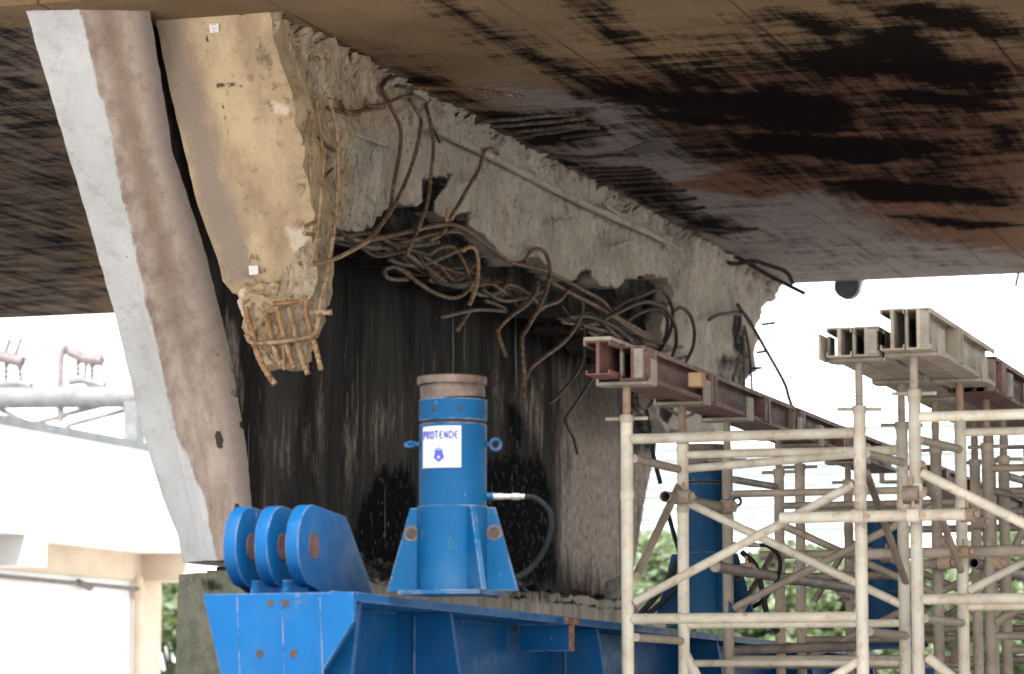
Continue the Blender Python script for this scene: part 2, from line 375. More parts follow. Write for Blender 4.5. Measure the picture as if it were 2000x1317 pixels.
def tube(bm, pts, r, seg=10, caps=True, mi=0, hollow=0., rfun=None):
    pts = [Vector(p) for p in pts]; T, fr = frames(pts); rings = []
    for i, p in enumerate(pts):
        rr = rfun(i) if rfun else r; u, v = fr[i]
        rings.append([bm.verts.new(p + (u * math.cos(2 * math.pi * k / seg) + v * math.sin(2 * math.pi * k / seg)) * rr) for k in range(seg)])
    for a, b in zip(rings, rings[1:]):
        for k in range(seg):
            f = bm.faces.new((a[k], a[(k + 1) % seg], b[(k + 1) % seg], b[k])); f.material_index = mi
    if hollow:
        for e, s in ((0, 1), (-1, -1)):
            u, v = fr[e]; p = pts[e]; ri = r - hollow; depth = T[e] * s * min(.25, (pts[0] - pts[-1]).length * .45)
            r1 = [bm.verts.new(p + (u * math.cos(2 * math.pi * k / seg) + v * math.sin(2 * math.pi * k / seg)) * ri) for k in range(seg)]
            r2 = [bm.verts.new(q.co + depth) for q in r1]; ro = rings[e]
            for k in range(seg):
                kk = (k + 1) % seg
                bm.faces.new((ro[k], r1[k], r1[kk], ro[kk]) if s > 0 else (ro[kk], r1[kk], r1[k], ro[k]))
                bm.faces.new((r1[k], r2[k], r2[kk], r1[kk]) if s > 0 else (r1[kk], r2[kk], r2[k], r1[k]))
            bm.faces.new(r2)
    elif caps:
        bm.faces.new(list(reversed(rings[0]))); bm.faces.new(rings[-1])
def catmull(P, step=.02, closed=False):
    P = [Vector(p) for p in P]; out = []
    if len(P) < 3: Q = [P[0] + (P[0] - P[1])] + P + [P[-1] + (P[-1] - P[-2])]
    else: Q = [P[0] * 2 - P[1]] + P + [P[-1] * 2 - P[-2]]
    for i in range(1, len(Q) - 2):
        a, b, c, d = Q[i - 1:i + 3]; n = max(2, int((c - b).length / step))
        for k in range(n):
            t = k / n
            out.append(.5 * ((2 * b) + (c - a) * t + (2 * a - 5 * b + 4 * c - d) * t * t + (3 * b - a - 3 * c + d) * t ** 3))
    out.append(P[-1]); return out
def fbm(v, o=4, h=.9): return noise.fractal(Vector(v), h, 2.1, o)
def psd(P, poly):
    """signed distance (negative inside) of Nx2 points to a polygon"""
    P = np.asarray(P, float); poly = np.asarray(poly, float); n = len(poly)
    d = np.full(len(P), 1e9); ins = np.zeros(len(P), bool)
    for i in range(n):
        a = poly[i]; b = poly[(i + 1) % n]; e = b - a; w = P - a
        t = np.clip((w @ e) / max(e @ e, 1e-12), 0, 1); q = w - np.outer(t, e); d = np.minimum(d, np.hypot(q[:, 0], q[:, 1]))
        c = ((a[1] > P[:, 1]) != (b[1] > P[:, 1]))
        with np.errstate(divide='ignore', invalid='ignore'):
            xi = (b[0] - a[0]) * (P[:, 1] - a[1]) / (b[1] - a[1] if b[1] != a[1] else 1e-12) + a[0]
        ins ^= c & (P[:, 0] < xi)
    return np.where(ins, -d, d)
def soft(P, polys, w):
    """0..1 mask: 1 well inside any of the polygons, falling to 0 within w outside"""
    m = np.zeros(len(P))
    for pl in polys: m = np.maximum(m, np.clip(.5 - psd(P, pl) / (2 * w), 0, 1))
    return m
def setattrs(me, at):
    for k, v in at.items():
        a = me.attributes.new(k, 'FLOAT', 'POINT'); a.data.foreach_set('value', np.asarray(v, dtype=np.float32))
def ragged(poly, step, amp, seed=0):
    out = []; n = len(poly)
    for i in range(n):
        a = Vector(poly[i]).to_2d() if len(poly[i]) > 2 else Vector(poly[i]); b = Vector(poly[(i + 1) % n])
        e = b - a; L = e.length; k = max(1, int(L / step)); nn = Vector((-e.y, e.x)) / max(L, 1e-9)
        for j in range(k):
            t = j / k; p = a + e * t
            s = amp(p) if callable(amp) else amp
            out.append(p + nn * s * (fbm((p.x * 9 + seed, p.y * 9, seed), 3) + .8 * (RND.random() - .5)))
    return out
def sheet(poly, step, place, disp=None, thick=None, edge_step=None, holes=()):
    """triangulated sheet inside a 2D outline; place(u,v)->3D, disp(u,v)->offset along n, thick = extrusion vector"""
    poly = [Vector(p) for p in poly]
    P = np.array([(p.x, p.y) for p in poly]); lo = P.min(0); hi = P.max(0)
    g = []
    nx = int((hi[0] - lo[0]) / step) + 1; ny = int((hi[1] - lo[1]) / step) + 1
    for i in range(nx):
        for j in range(ny):
            g.append((lo[0] + (i + .5 + RND.uniform(-.3, .3)) * step, lo[1] + (j + .5 * (i % 2) + RND.uniform(-.3, .3)) * step))
    g = np.array(g); keep = psd(g, P) < -step * .35; g = g[keep]
    vs = [Vector((float(a), float(b))) for a, b in P] + [Vector((float(a), float(b))) for a, b in g]
    ed = [(i, (i + 1) % len(P)) for i in range(len(P))]
    r = delaunay_2d_cdt(vs, ed, [], 0, 1e-6)
    V, F = r[0], r[2]
    cen = np.array([[(V[f[0]].x + V[f[1]].x + V[f[2]].x) / 3, (V[f[0]].y + V[f[1]].y + V[f[2]].y) / 3] for f in F])
    ok = psd(cen, P) < 0
    bm = NB(); uv = np.array([(v.x, v.y) for v in V])
    bv = []
    for v in V:
        p = place(v.x, v.y)
        if disp: p = p + disp(v.x, v.y)
        bv.append(bm.verts.new(p))
    for f, k in zip(F, ok):
        if k:
            try: bm.faces.new([bv[i] for i in f])
            except ValueError: pass
    n0 = len(bv)
    if thick is not None:
        fs = list(bm.faces); r = bmesh.ops.extrude_face_region(bm, geom=fs)
        nv = [e for e in r['geom'] if isinstance(e, bmesh.types.BMVert)]
        # extrude keeps the new cap; push the ORIGINAL side back by moving new verts
        m = {}
        for v in nv: v.co += Vector(thick)
    bm.verts.index_update()
    bmesh.ops.recalc_face_normals(bm, faces=bm.faces)
    return bm, uv

# ------------------------------------------------------------------ world, light, camera
w = bpy.data.worlds.new('World'); sc.world = w; w.use_nodes = True
nt = w.node_tree; bg = nt.nodes['Background']; sk = nt.nodes.new('ShaderNodeTexSky'); sk.sky_type = 'NISHITA'
SUN_EL, SUN_AZ = math.radians(52), math.radians(160)    # azimuth from +Y, clockwise seen from above
sk.sun_disc = False; sk.sun_elevation = SUN_EL; sk.sun_rotation = SUN_AZ
sk.air_density = 1.0; sk.dust_density = .8; sk.ozone_density = .6
hs = nt.nodes.new('ShaderNodeHueSaturation'); hs.inputs['Saturation'].default_value = .3
nt.links.new(sk.outputs[0], hs.inputs['Color']); nt.links.new(hs.outputs[0], bg.inputs[0]); bg.inputs[1].default_value = .15
sl = bpy.data.lights.new('sun', 'SUN'); sl.energy = 3.5; sl.angle = math.radians(8); sl.color = (1, .95, .88)
so = bpy.data.objects.new('sun', sl); COL.objects.link(so)
sd = Vector((math.sin(SUN_AZ) * math.cos(SUN_EL), math.cos(SUN_AZ) * math.cos(SUN_EL), math.sin(SUN_EL)))
so.rotation_euler = (-sd).to_track_quat('-Z', 'Y').to_euler(); so.location = (0, -10, 30)
cd = bpy.data.cameras.new('camera'); cd.lens = FPX / 2000 * 36; cd.sensor_width = 36; cd.sensor_fit = 'HORIZONTAL'
cd.clip_start = .1; cd.clip_end = 2000; cd.dof.use_dof = True; cd.dof.focus_distance = 14.9; cd.dof.aperture_fstop = 4.2
co = bpy.data.objects.new('camera', cd); COL.objects.link(co)
co.matrix_world = Matrix(((RT.x, UP.x, -FW.x, CAM.x), (RT.y, UP.y, -FW.y, CAM.y), (RT.z, UP.z, -FW.z, CAM.z), (0, 0, 0, 1)))
sc.camera = co
sc.view_settings.view_transform = 'Standard'; sc.view_settings.look = 'None'; sc.view_settings.exposure = 2.12; sc.view_settings.gamma = 1
sc.cycles.max_bounces = 8; sc.cycles.diffuse_bounces = 5
sc.cycles.use_denoising = True

# ------------------------------------------------------------------ ground
bm = NB(); bmesh.ops.create_grid(bm, x_segments=40, y_segments=40, size=600)
g = obj('ground', bm, 'ground'); tag(g, kind='structure')
bm = NB(); box(bm, (-120, 60, -.5), (160, 300, .0)); 
for v in bm.verts:
    if v.co.z > -.1: v.co.z = .15 if v.co.y < 100 else 6.5
g = obj('hillside', bm, 'grass'); tag(g, kind='structure')

def tomesh(bm, name, polys_uv=None):
    me = bpy.data.meshes.new(name); bm.normal_update(); bm.to_mesh(me); bm.free(); return me
def coords(me):
    a = np.empty(len(me.vertices) * 3); me.vertices.foreach_get('co', a); return a.reshape(-1, 3)
def g_yz(pts, off=0.0): return [(lambda p: (p.y, p.z))(hg(a, b, off)) for a, b in pts]
def w_yz(pts): return [(lambda p: (p.y, p.z))(hx(a, b, XW)) for a, b in pts]
def s_xy(pts): return [(lambda p: (p.x, p.y))(hz(a, b, ZS)) for a, b in pts]

# ------------------------------------------------------------------ viaduct deck
deck = thing('viaduct_deck', 'sooty brown concrete viaduct deck overhead, its underside streaked with black', 'bridge deck', (-6.6, 21, ZS))
bm = NB(); box(bm, (-60, 15.21, ZS + .03), (40, YF, ZS + 1.3)); obj('deck_slab', bm, 'soffit', deck)
X0, X1, NX, NY = -16.0, -1.2, 300, 250
bm = NB(); rows = []
for j in range(NY + 1):
    y = 15.206 + (YF - 15.206) * j / NY
    rows.append([bm.verts.new((X0 + (X1 - X0) * i / NX, y, ZS + .0)) for i in range(NX + 1)])
for j in range(NY):
    for i in range(NX): bm.faces.new((rows[j][i], rows[j + 1][i], rows[j + 1][i + 1], rows[j][i + 1]))
# closing skirts so the sheet is the bottom of the slab
me = tomesh(bm, 'soffit')
C = coords(me); P2 = C[:, :2]
blk = [
    [(900, 18), (1000, 72), (1120, 130), (1290, 170), (1450, 172), (1500, 150), (1600, 180), (1700, 205), (1690, 262), (1500, 265), (1400, 232), (1250, 218), (1150, 190), (1010, 110), (905, 50), (840, 0), (880, 0)],
    [(1130, 0), (1190, 22), (1250, 80), (1325, 128), (1480, 172), (1400, 190), (1270, 150), (1200, 90), (1150, 40)],
    [(1500, 105), (1600, 90), (1680, 60), (1760, 20), (1830, 60), (1900, 110), (2000, 130), (2000, 205), (1900, 195), (1800, 175), (1700, 150), (1560, 170)],
    [(1500, 20), (1600, 30), (1680, 60), (1620, 80), (1540, 60)],
    [(1380, 268), (1480, 255), (1620, 262), (1800, 270), (1945, 302), (1830, 305), (1700, 330), (1560, 310), (1420, 300)],
    [(1570, 352), (1700, 345), (1830, 355), (1970, 375), (1985, 410), (1850, 400), (1700, 395), (1600, 380)],
    [(1650, 170), (1800, 170), (1950, 190), (2000, 215), (1900, 225), (1760, 205)],
    [(905, 205), (1010, 222), (1150, 215), (1190, 258), (1150, 290), (1030, 285), (940, 245)],
    [(1050, 300), (1120, 320), (1260, 325), (1320, 370), (1370, 420), (1480, 452), (1400, 462), (1330, 445), (1230, 385), (1130, 335)],
    [(1620, 0), (1800, 0), (1900, 20), (2000, 50), (2000, 90), (1880, 70), (1740, 40)],
    [(770, 130), (860, 150), (930, 190), (960, 215), (880, 195), (800, 165)],
    [(1900, 230), (2000, 250), (2000, 300), (1940, 290)], [(1720, 420), (1860, 425), (1990, 440), (1880, 450)],
    [(1200, 200), (1420, 215), (1500, 245), (1380, 250), (1230, 232)],
   ]
soot = soft(P2, [s_xy(p) for p in blk], .24)
half = soft(P2, [s_xy([(1400, 40), (2000, 60), (2000, 420), (1500, 380), (1200, 300), (1150, 130)])], .5) * .60
half = np.maximum(half, soft(P2, [s_xy([(1250, 380), (2000, 380), (2000, 530), (1540, 545), (1350, 470)])], .5) * .32)
half = np.maximum(half, soft(P2, [s_xy([(-300, 30), (150, 30), (260, 640), (-300, 660)])], .4) * .52)
half = np.maximum(half, soft(P2, [s_xy([(560, 45), (800, 120), (900, 170), (1050, 250), (1500, 540), (1380, 480), (900, 240)])], .3) * .62)
soot = np.maximum(soot, half)
grey = soft(P2, [s_xy([(930, 160), (1200, 190), (1350, 220), (1450, 330), (1620, 370), (1760, 460), (2000, 500), (2000, 560), (1500, 580), (1300, 440), (1000, 270)])], .7)  # grey beside the ridge; towards the far edge, wet skylight put into the colour
org_ = soft(P2, [s_xy([(1280, 240), (1420, 235), (1640, 300), (2000, 420), (2000, 300), (1900, 180), (1450, 190), (1300, 200)])], .3)
grey = np.clip(grey - .75 * soft(P2, [s_xy([(1290, 232), (1420, 235), (1620, 310), (1560, 345), (1420, 320)]), s_xy([(1290, 362), (1500, 320), (1600, 360), (1480, 392)])], .15), 0, 1)
warm = soft(P2, [s_xy([(1150, 150), (2000, 100), (2000, 520), (1500, 560), (1000, 250)])], .8)
grey = np.maximum(grey, soft(P2, [s_xy([(-300, 30), (200, 30), (250, 660), (-300, 680)])], .5) * .55)
setattrs(me, {'soot': soot, 'grey': grey, 'warm': np.maximum(warm, org_)})
obj('soffit', me, 'soffit', deck, smooth=True)
# lower lip along the near end of the box and the cantilever, extended out of view to shade the foreground
bm = NB(); box(bm, (-40, 15.06, ZS - .012), (30, 15.205, ZS + .3)); box(bm, (-40, 7.6, ZS + .10), (30, 15.06, ZS + .6)); obj('rib_and_shade_cantilever', bm, 'soffit', deck)
# bars and strands lying in the soffit beside the ridge
strands = [[(940, 239), (1021, 231), (1092, 225), (1120, 223)], [(955, 247), (1037, 242), (1109, 234), (1142, 232)], [(1010, 258), (1081, 250), (1142, 245)],
    [(1021, 267), (1092, 256), (1147, 249), (1170, 250)], [(1098, 270), (1136, 263), (1186, 260)], [(1065, 305), (1136, 308), (1202, 304), (1246, 305)],
    [(1142, 333), (1208, 331), (1259, 329)], [(1147, 341), (1219, 338), (1274, 333)], [(1165, 349), (1230, 346), (1282, 340)], [(1180, 357), (1240, 354), (1296, 350)], [(1200, 368), (1260, 366), (1312, 362)],
    [(1225, 382), (1290, 378), (1340, 372)], [(1262, 398), (1320, 394), (1362, 388)], [(1290, 415), (1340, 412), (1376, 405)], [(1340, 445), (1420, 450), (1482, 448)]]
for q in strands:
    bm = NB(); pts = catmull([hz(a, b, ZS - .012) for a, b in q], .02)
    pts = [p + Vector((0, .012 * math.sin(i * .33 + q[0][0]), 0)) for i, p in enumerate(pts)]
    tube(bm, pts, .013, 6, rfun=lambda i: .012 + .003 * (i % 2)); obj('rebar', bm, 'rebar_grey' if q[0][0] < 1050 else 'rebar_black', deck, True)
# spalled hole with an exposed dark pocket
pc = [hz(a, b, ZS - .004) for a, b in ((1215, 296), (1265, 277), (1300, 278), (1326, 287), (1290, 298), (1240, 304))]
bm = NB(); prism(bm, pc, (0, 0, .01)); obj('spalled_patch', bm, 'rebar_black', deck)
# drain pipe and hanging wires at the far edge
p0 = hy(1653, 559, YF + .02)
dp = thing('drain_pipe', 'dark round drain pipe end hanging under the far edge of the deck', 'pipe', p0)
bm = NB(); tube(bm, [p0, p0 + Vector((0, .12, 0))], .117, 28); bev(bm, .004, 1); obj('pipe_barrel', bm, 'pipe_grey', dp, True)
bm = NB(); a = p0 + Vector((.115, .03, .02)); prism(bm, [a + Vector((0, 0, -.06)), a + Vector((.05, 0, .1)), a + Vector((-.02, 0, .1))], (0, .1, 0)); obj('bracket', bm, 'pipe_pale', dp)
for q, r in (([(1938, 529), (1940, 536)], .006), ([(1990, 533), (1986, 548), (1984, 560)], .014), ([(1975, 528), (1958, 532), (1957, 548), (1956, 556)], .007)):
    bm = NB(); tube(bm, catmull([hy(a, b, YF + .01) for a, b in q], .05), r, 6); obj('hanging_wire', bm, 'rebar_black', deck, True)

# ------------------------------------------------------------------ broken crossbeam
xb = thing('broken_crossbeam', 'broken concrete crossbeam under the deck, torn grey side, tan end and hanging rusty bars', 'crossbeam', (-6.9, 19, 4.2))
outl = [(527, 26), (640, 84), (760, 148), (850, 195), (940, 240), (1060, 302), (1180, 366), (1300, 430), (1420, 492), (1500, 535), (1530, 557),
        (1500, 592), (1488, 615), (1479, 640), (1484, 662), (1472, 690), (1474, 722), (1456, 742), (1448, 790), (1424, 832), (1400, 842), (1372, 838), (1352, 850), (1325, 842), (1300, 838), (1285, 815), (1278, 790), (1292, 745), (1303, 700), (1297, 655),
        (1305, 612), (1322, 590), (1322, 552), (1296, 540), (1262, 534), (1228, 545), (1204, 562), (1160, 552), (1148, 530), (1134, 528), (1122, 550), (1092, 546), (1066, 520), (1040, 498), (1006, 515), (975, 492), (944, 464), (918, 440), (924, 420), (906, 420), (893, 432),
        (868, 424), (848, 412), (862, 380), (876, 342), (846, 348), (830, 398), (800, 400), (768, 402), (740, 426), (712, 440), (700, 456), (672, 452), (656, 456), (648, 500), (644, 552), (634, 610), (628, 642), (612, 668), (603, 700), (606, 650), (612, 520), (604, 380), (576, 210), (545, 110)]
ridge_py = lambda px: 26 + (px - 527) * .532
PO = g_yz(outl)
def ramp_(p):
    return .028
PR = ragged(PO, .07, lambda p: .012 if p.y > ZS - .08 else .035, 3)
zr = lambda y: ZS
gp = lambda y, z: Vector((gx(y), y, z))
def gdisp(y, z):
    sm_ = 1 if y < 17.5 else max(.5, 1 - (y - 17.5) * .4)
    d = sm_ * .05 * abs(fbm((y * 4.5, z * 3.5, 6.1), 4)) - .02 + sm_ * .03 * abs(fbm((y * 9, z * 6.5, 1.7), 3)) + .04 * fbm((y * 1.1, z * 1.3, 2.2), 4) + .032 * fbm((y * 3.7, z * 3.1, 7.7), 4)
    top = max(0, 1 - (ZS - z) / .36)
    d += top * (.05 * math.sin((y + z * .25) * 24 + 4 * fbm((y * 2, z * 2, 0), 2)) + .02 * fbm((y * 9, z * 2, 4.4), 2))
    d += .020 * fbm((y * 10, z * 6, 3.0), 3)
    near = max(0, 1 - (y - 16.0) / 1.5)
    d += near * .07 * fbm((y * 5, z * 5, 9.1), 4)
    return Vector((1, -KX, 0)) * d
bm, uv = sheet(PR, .036, gp, gdisp, thick=(-.22, 0, 0))
me = tomesh(bm, 'torn_side'); C = coords(me); P2 = C[:, 1:3]
tan = soft(P2, [g_yz([(500, 0), (620, 60), (760, 130), (800, 190), (740, 240), (690, 300), (680, 420), (640, 480), (560, 700), (500, 700)])], .30)
tan = np.maximum(tan, .45 * soft(P2, [g_yz([(960, 380), (1000, 400), (1000, 510), (960, 480)])], .1))
tan = np.maximum(tan, .35 * soft(P2, [g_yz([(700, 200), (840, 200), (840, 300), (700, 330)])], .2))
char = soft(P2, [g_yz(q) for q in ([(835, 350), (880, 338), (865, 385), (850, 415), (830, 400)], [(890, 435), (905, 415), (930, 418), (918, 440)], [(1120, 545), (1138, 524), (1155, 530), (1148, 550)],
    [(1430, 610), (1448, 605), (1452, 680), (1440, 700), (1430, 660)], [(1290, 780), (1320, 780), (1310, 830), (1290, 820)])], .05)
char = np.maximum(char, .55 * soft(P2, [g_yz([(1400, 690), (1470, 640), (1470, 745), (1430, 830), (1390, 780)])], .15))
char = np.maximum(char, np.where((C[:, 0] < gx(C[:, 1]) - .09) & (C[:, 1] > 16.75), .75, 0))
pale = soft(P2, [g_yz([(690, 200), (760, 260), (760, 330), (680, 420), (660, 300)])], .12) * .7
pale = np.maximum(pale, .45 * soft(P2, [g_yz([(1320, 560), (1430, 580), (1420, 720), (1320, 720)])], .15))
tan = np.maximum(tan, soft(P2, [g_yz([(480, 0), (560, 20), (600, 200), (640, 380), (650, 480), (640, 720), (480, 720)])], .08))
setattrs(me, {'tan': tan, 'char': char, 'pale': pale})
obj('torn_side', me, 'torn', xb, smooth=True, angle=28)
# torn fringe along the ridge, scraped out over the soffit
bm = NB(); y = 15.9
while y < YF - .15:
    wd = RND.uniform(.05, .16); out = RND.uniform(.02, .085) * (1 + .6 * fbm((y * 1.3, 0, 0), 2)); dn = RND.uniform(.03, .09)
    a = Vector((gx(y, .0), y, ZS - dn)); b = Vector((gx(y + wd, .0), y + wd, ZS - dn * .7))
    sk_ = RND.uniform(.1, .9)
    pts = [a + Vector((-.06, 0, 0)), a + Vector((.012, .01, 0)), Vector((gx(y, out), y + wd * sk_, ZS - .006)), Vector((gx(y, out * .5), y + wd, ZS - .004)), b + Vector((-.06, 0, .03))]
    vs = [bm.verts.new(p) for p in pts]; top = [bm.verts.new(p + Vector((-.01, 0, .03))) for p in pts]
    bm.faces.new(vs); bm.faces.new(list(reversed(top)))
    for i in range(5): bm.faces.new((vs[i], top[i], top[(i + 1) % 5], vs[(i + 1) % 5]))
    y += wd * RND.uniform(.55, .95)
bmesh.ops.recalc_face_normals(bm, faces=bm.faces)
bmesh.ops.subdivide_edges(bm, edges=bm.edges[:], cuts=1, use_grid_fill=True)
for v in bm.verts: v.co += Vector((.010 * fbm((v.co.y * 17, v.co.z * 17, v.co.x * 9), 2), .012 * fbm((v.co.x * 21, v.co.y * 13, 5), 2), 0))
me = tomesh(bm, 'torn_fringe'); C = coords(me)
setattrs(me, {'tan': np.clip(1 - (C[:, 1] - 16.3) / 1.8, 0, 1), 'char': np.zeros(len(C)), 'pale': np.zeros(len(C))})
obj('torn_fringe', me, 'torn', xb, smooth=True, angle=35)
# the thin cast rib along the torn side and stuck splinters
bm = NB(); pts = [hg(a, b, .07) for a, b in ((858, 256), (960, 306), (1060, 358), (1160, 407), (1260, 452), (1335, 491))]
pts = catmull(pts, .08); tube(bm, pts, .022, 8, rfun=lambda i: .027 * (1 if i < len(pts) * .75 else 1 - .7 * (i - len(pts) * .75) / (len(pts) * .25)))
for a in ((690, 262, 775, 290), (1078, 435, 1118, 428), (1180, 400, 1225, 430), (1190, 485, 1233, 470), (897, 358, 948, 340)):
    tube(bm, [hg(a[0], a[1], .07), hg(a[2], a[3], .08)], .017 if a[0] > 1000 else .009, 6)
me = tomesh(bm, 'cast_rib'); n = len(me.vertices); setattrs(me, {'tan': np.full(n, .15), 'char': np.zeros(n), 'pale': np.full(n, .25)})
obj('cast_rib', me, 'torn', xb, True)
# charred core inside
core = [(560, 60), (760, 160), (940, 250), (1180, 380), (1400, 500), (1440, 600), (1400, 700), (1330, 735), (1260, 700), (1180, 668), (1110, 615), (1030, 595), (900, 545), (800, 500), (720, 470), (650, 450), (600, 420)]
PC = ragged(g_yz(core, -.2), .1, .05, 9)
def cdisp(y, z): return Vector((.08 * fbm((y * 2, z * 2, 1.2), 4) + .05 * fbm((y * 7, z * 7, 4), 4), 0, 0))
bm, uv = sheet(PC, .07, lambda y, z: Vector((gx(y, -.2), y, z)), cdisp, thick=(-.42, 0, 0)); obj('charred_core', bm, 'rubble', xb, True, angle=50)

# tan end face: slopes back towards the bottom like the pier end
ye = lambda z: YT + (ZS - z) * .5
def onend(px, py, dy=0.0):
    y = YT
    for _ in range(8): y = ye(hy(px, py, y + dy).z)
    return hy(px, py, y + dy)
endp = [(302, 31), (420, 27), (524, 23), (548, 120), (574, 205), (590, 300), (602, 372), (606, 440), (612, 520), (606, 580), (585, 590), (540, 578), (500, 566), (452, 572), (436, 548), (424, 505), (405, 452), (386, 400), (366, 320), (345, 232), (322, 130)]
EP = [(lambda p: (p.x, p.z))(onend(a, b)) for a, b in endp]
def ragamp(p): return .004 if p.x < -6.95 and p.y > 4.1 else .018
ER = ragged(EP, .05, ragamp, 5)
def eplace(x, z): return Vector((x, ye(z), z))
ebk = [(lambda p: (p.x, p.z))(onend(a, b)) for a, b in ((500, 70), (545, 110), (585, 210), (612, 400), (620, 640), (570, 640), (570, 480), (552, 430), (575, 330), (552, 260), (515, 210), (492, 130))]
elow = [(lambda p: (p.x, p.z))(onend(a, b)) for a, b in ((440, 585), (470, 555), (505, 540), (560, 552), (610, 560), (620, 660), (430, 660))]
def edisp(x, z):
    r = float(soft(np.array([(x, z)]), [ebk, elow], .05)[0])
    d = .006 * fbm((x * 3, z * 3, 1), 3) + r * (.035 + .05 * fbm((x * 7, z * 7, 3), 4) + .03 * fbm((x * 20, z * 20, 8), 3))
    return Vector((r * .03 * fbm((x * 6, z * 9, 12), 3), d, 0))
bm, uv = sheet(ER, .028, eplace, edisp, thick=(0, .30, .0)); me = tomesh(bm, 'end_face'); C = coords(me); P2 = C[:, [0, 2]]
E_ = lambda q: [(lambda p: (p.x, p.z))(onend(a, b)) for a, b in q]
setattrs(me, {'rough': soft(P2, [ebk, elow], .05),
    'grey': soft(P2, [E_([(295, 30), (350, 30), (410, 200), (440, 330), (490, 480), (520, 560), (440, 560), (390, 400), (340, 220)])], .12),
    'pale': soft(P2, [E_([(550, 440), (600, 430), (612, 560), (590, 560), (570, 500)]), E_([(520, 190), (560, 200), (570, 230), (520, 220)])], .04) * .8,
    'char': np.maximum(soft(P2, [E_([(412, 160), (440, 156), (470, 160), (480, 170), (440, 180), (415, 172)])], .03) * .68,
        soft(P2, [E_([(388, 30), (396, 28), (416, 100), (436, 200), (456, 290), (450, 292), (430, 205), (410, 110)])], .018) * .70)})
obj('end_face', me, 'tan', xb, True, angle=50)
# body between end face and charred core (back side in the dark slot)
bm = NB(); body = [(XTL + .03, 0), (XS - .2, 0)]
lv = [(ZS - .002, .25), (4.9, .25), (4.4, .25), (4.25, .25)]
rows = []
for z, d in lv: rows.append([bm.verts.new((x, ye(z) + d * 0 + dd, z)) for x, dd in ((XTL + .04, .12), (XS - .15, .12), (XS - .15, .5), (XTL + .04, .5))])
for a, b in zip(rows, rows[1:]):
    for k in range(4): bm.faces.new((a[k], b[k], b[(k + 1) % 4], a[(k + 1) % 4]))
bm.faces.new(rows[0]); bm.faces.new(list(reversed(rows[-1]))); bmesh.ops.recalc_face_normals(bm, faces=bm.faces)
me = tomesh(bm, 'beam_body'); setattrs(me, {'rough': np.full(len(me.vertices), .6)}); obj('beam_body', me, 'tan', xb)
# crumbled toe with exposed main bars
bm = NB(); bmesh.ops.create_icosphere(bm, subdivisions=5, radius=1)
toe = [(452, 565), (606, 572), (618, 640), (600, 690), (560, 712), (528, 704), (490, 662), (466, 612)]
cen = (hy(536, 628, 16.45)); 
for v in bm.verts:
    c = v.co.copy(); zz = max(-1, min(1, c.z))
    half = .205 - .075 * max(0, -zz) 
    p = Vector((c.x / max(.25, math.sqrt(max(.02, 1 - zz * zz))) * half * (1 if abs(zz) < .98 else .5), c.y * .22, zz * .27))
    p.x = max(-half, min(half, p.x)); p.x += -.02 + .06 * (-zz)
    dd = Vector((.03 * fbm((c.x * 3, c.z * 4, 1), 4), .045 * fbm((p.x * 11, p.z * 11, 4), 4) + .03 * fbm((p.x * 26, p.z * 26, 6), 3), .03 * fbm((c.x * 4, c.y * 4, 9), 4)))
    v.co = cen + p + dd + Vector((0, .1, 0))
me = tomesh(bm, 'crumbled_toe'); C = coords(me); setattrs(me, {'rough': np.ones(len(C)), 'pale': np.where(C[:, 0] < cen.x - .19, .7, 0), 'grey': np.zeros(len(C)), 'char': np.zeros(len(C))})
obj('crumbled_toe', me, 'tan', xb, True, angle=60)
# survey tags stuck on the end face
for (a, b, s, nm) in ((418, 55, 9.5, 'survey_tag'), (495, 528, 9.5, 'survey_tag')):
    q = [onend(a + dx * s, b + dy * s, -.014) for dx, dy in ((-1, -.85), (.9, -1), (1, .85), (-.85, 1))]
    bm = NB(); prism(bm, q, (0, .006, 0)); o = obj(nm, bm, 'survey_paper', xb)
for q in ([(486, 512), (491, 496), (495, 508), (500, 498), (504, 510)], [(508, 524), (509, 533), (513, 533)], [(516, 524), (517, 533)]):
    bm = NB(); tube(bm, [onend(a, b, -.009) for a, b in q], .0035, 4); obj('red_survey_mark', bm, 'red_mark', xb)
for q in ([(413, 49), (422, 48)], [(414, 56), (423, 55)], [(415, 61), (420, 60)]):
    bm = NB(); tube(bm, [onend(a, b, -.016) for a, b in q], .0025, 4); obj('tag_marking', bm, 'tan', xb)

nbar = [0]
def ribbed(bm, pts, r):
    tube(bm, pts, r, 8, rfun=lambda i: r * (1.10 if i % 2 else .93))
def bar(px, mat, r=.0125, off=0.0, offs=None, yfix=None):
    """one bent bar; points are seen at px, hanging off the plane of the torn side by off"""
    n = len(px); P = []
    for i, (a, b) in enumerate(px):
        if yfix is not None: P.append(hy(a, b, yfix)); continue
        o = offs[0] + (offs[1] - offs[0]) * i / (n - 1) if offs else off
        P.append(hg(a, b, o))
    r *= .88
    bm = NB(); ribbed(bm, catmull(P, .016), r); obj('rebar', bm, mat, xb, True, angle=80); nbar[0] += 1
z2 = lambda L: [(500 + a / 2.743, 80 + b / 2.743) for a, b in L]
z4 = lambda L: [(440 + a / 4.704, 500 + b / 4.704) for a, b in L]
zz = lambda L: [(600 + a / 2.5, 380 + b / 2.5) for a, b in L]
z3 = lambda L: [(1000 + a / 2.743, 160 + b / 2.743) for a, b in L]
z7 = lambda L: [(1100 + a / 2.994, 560 + b / 2.994) for a, b in L]
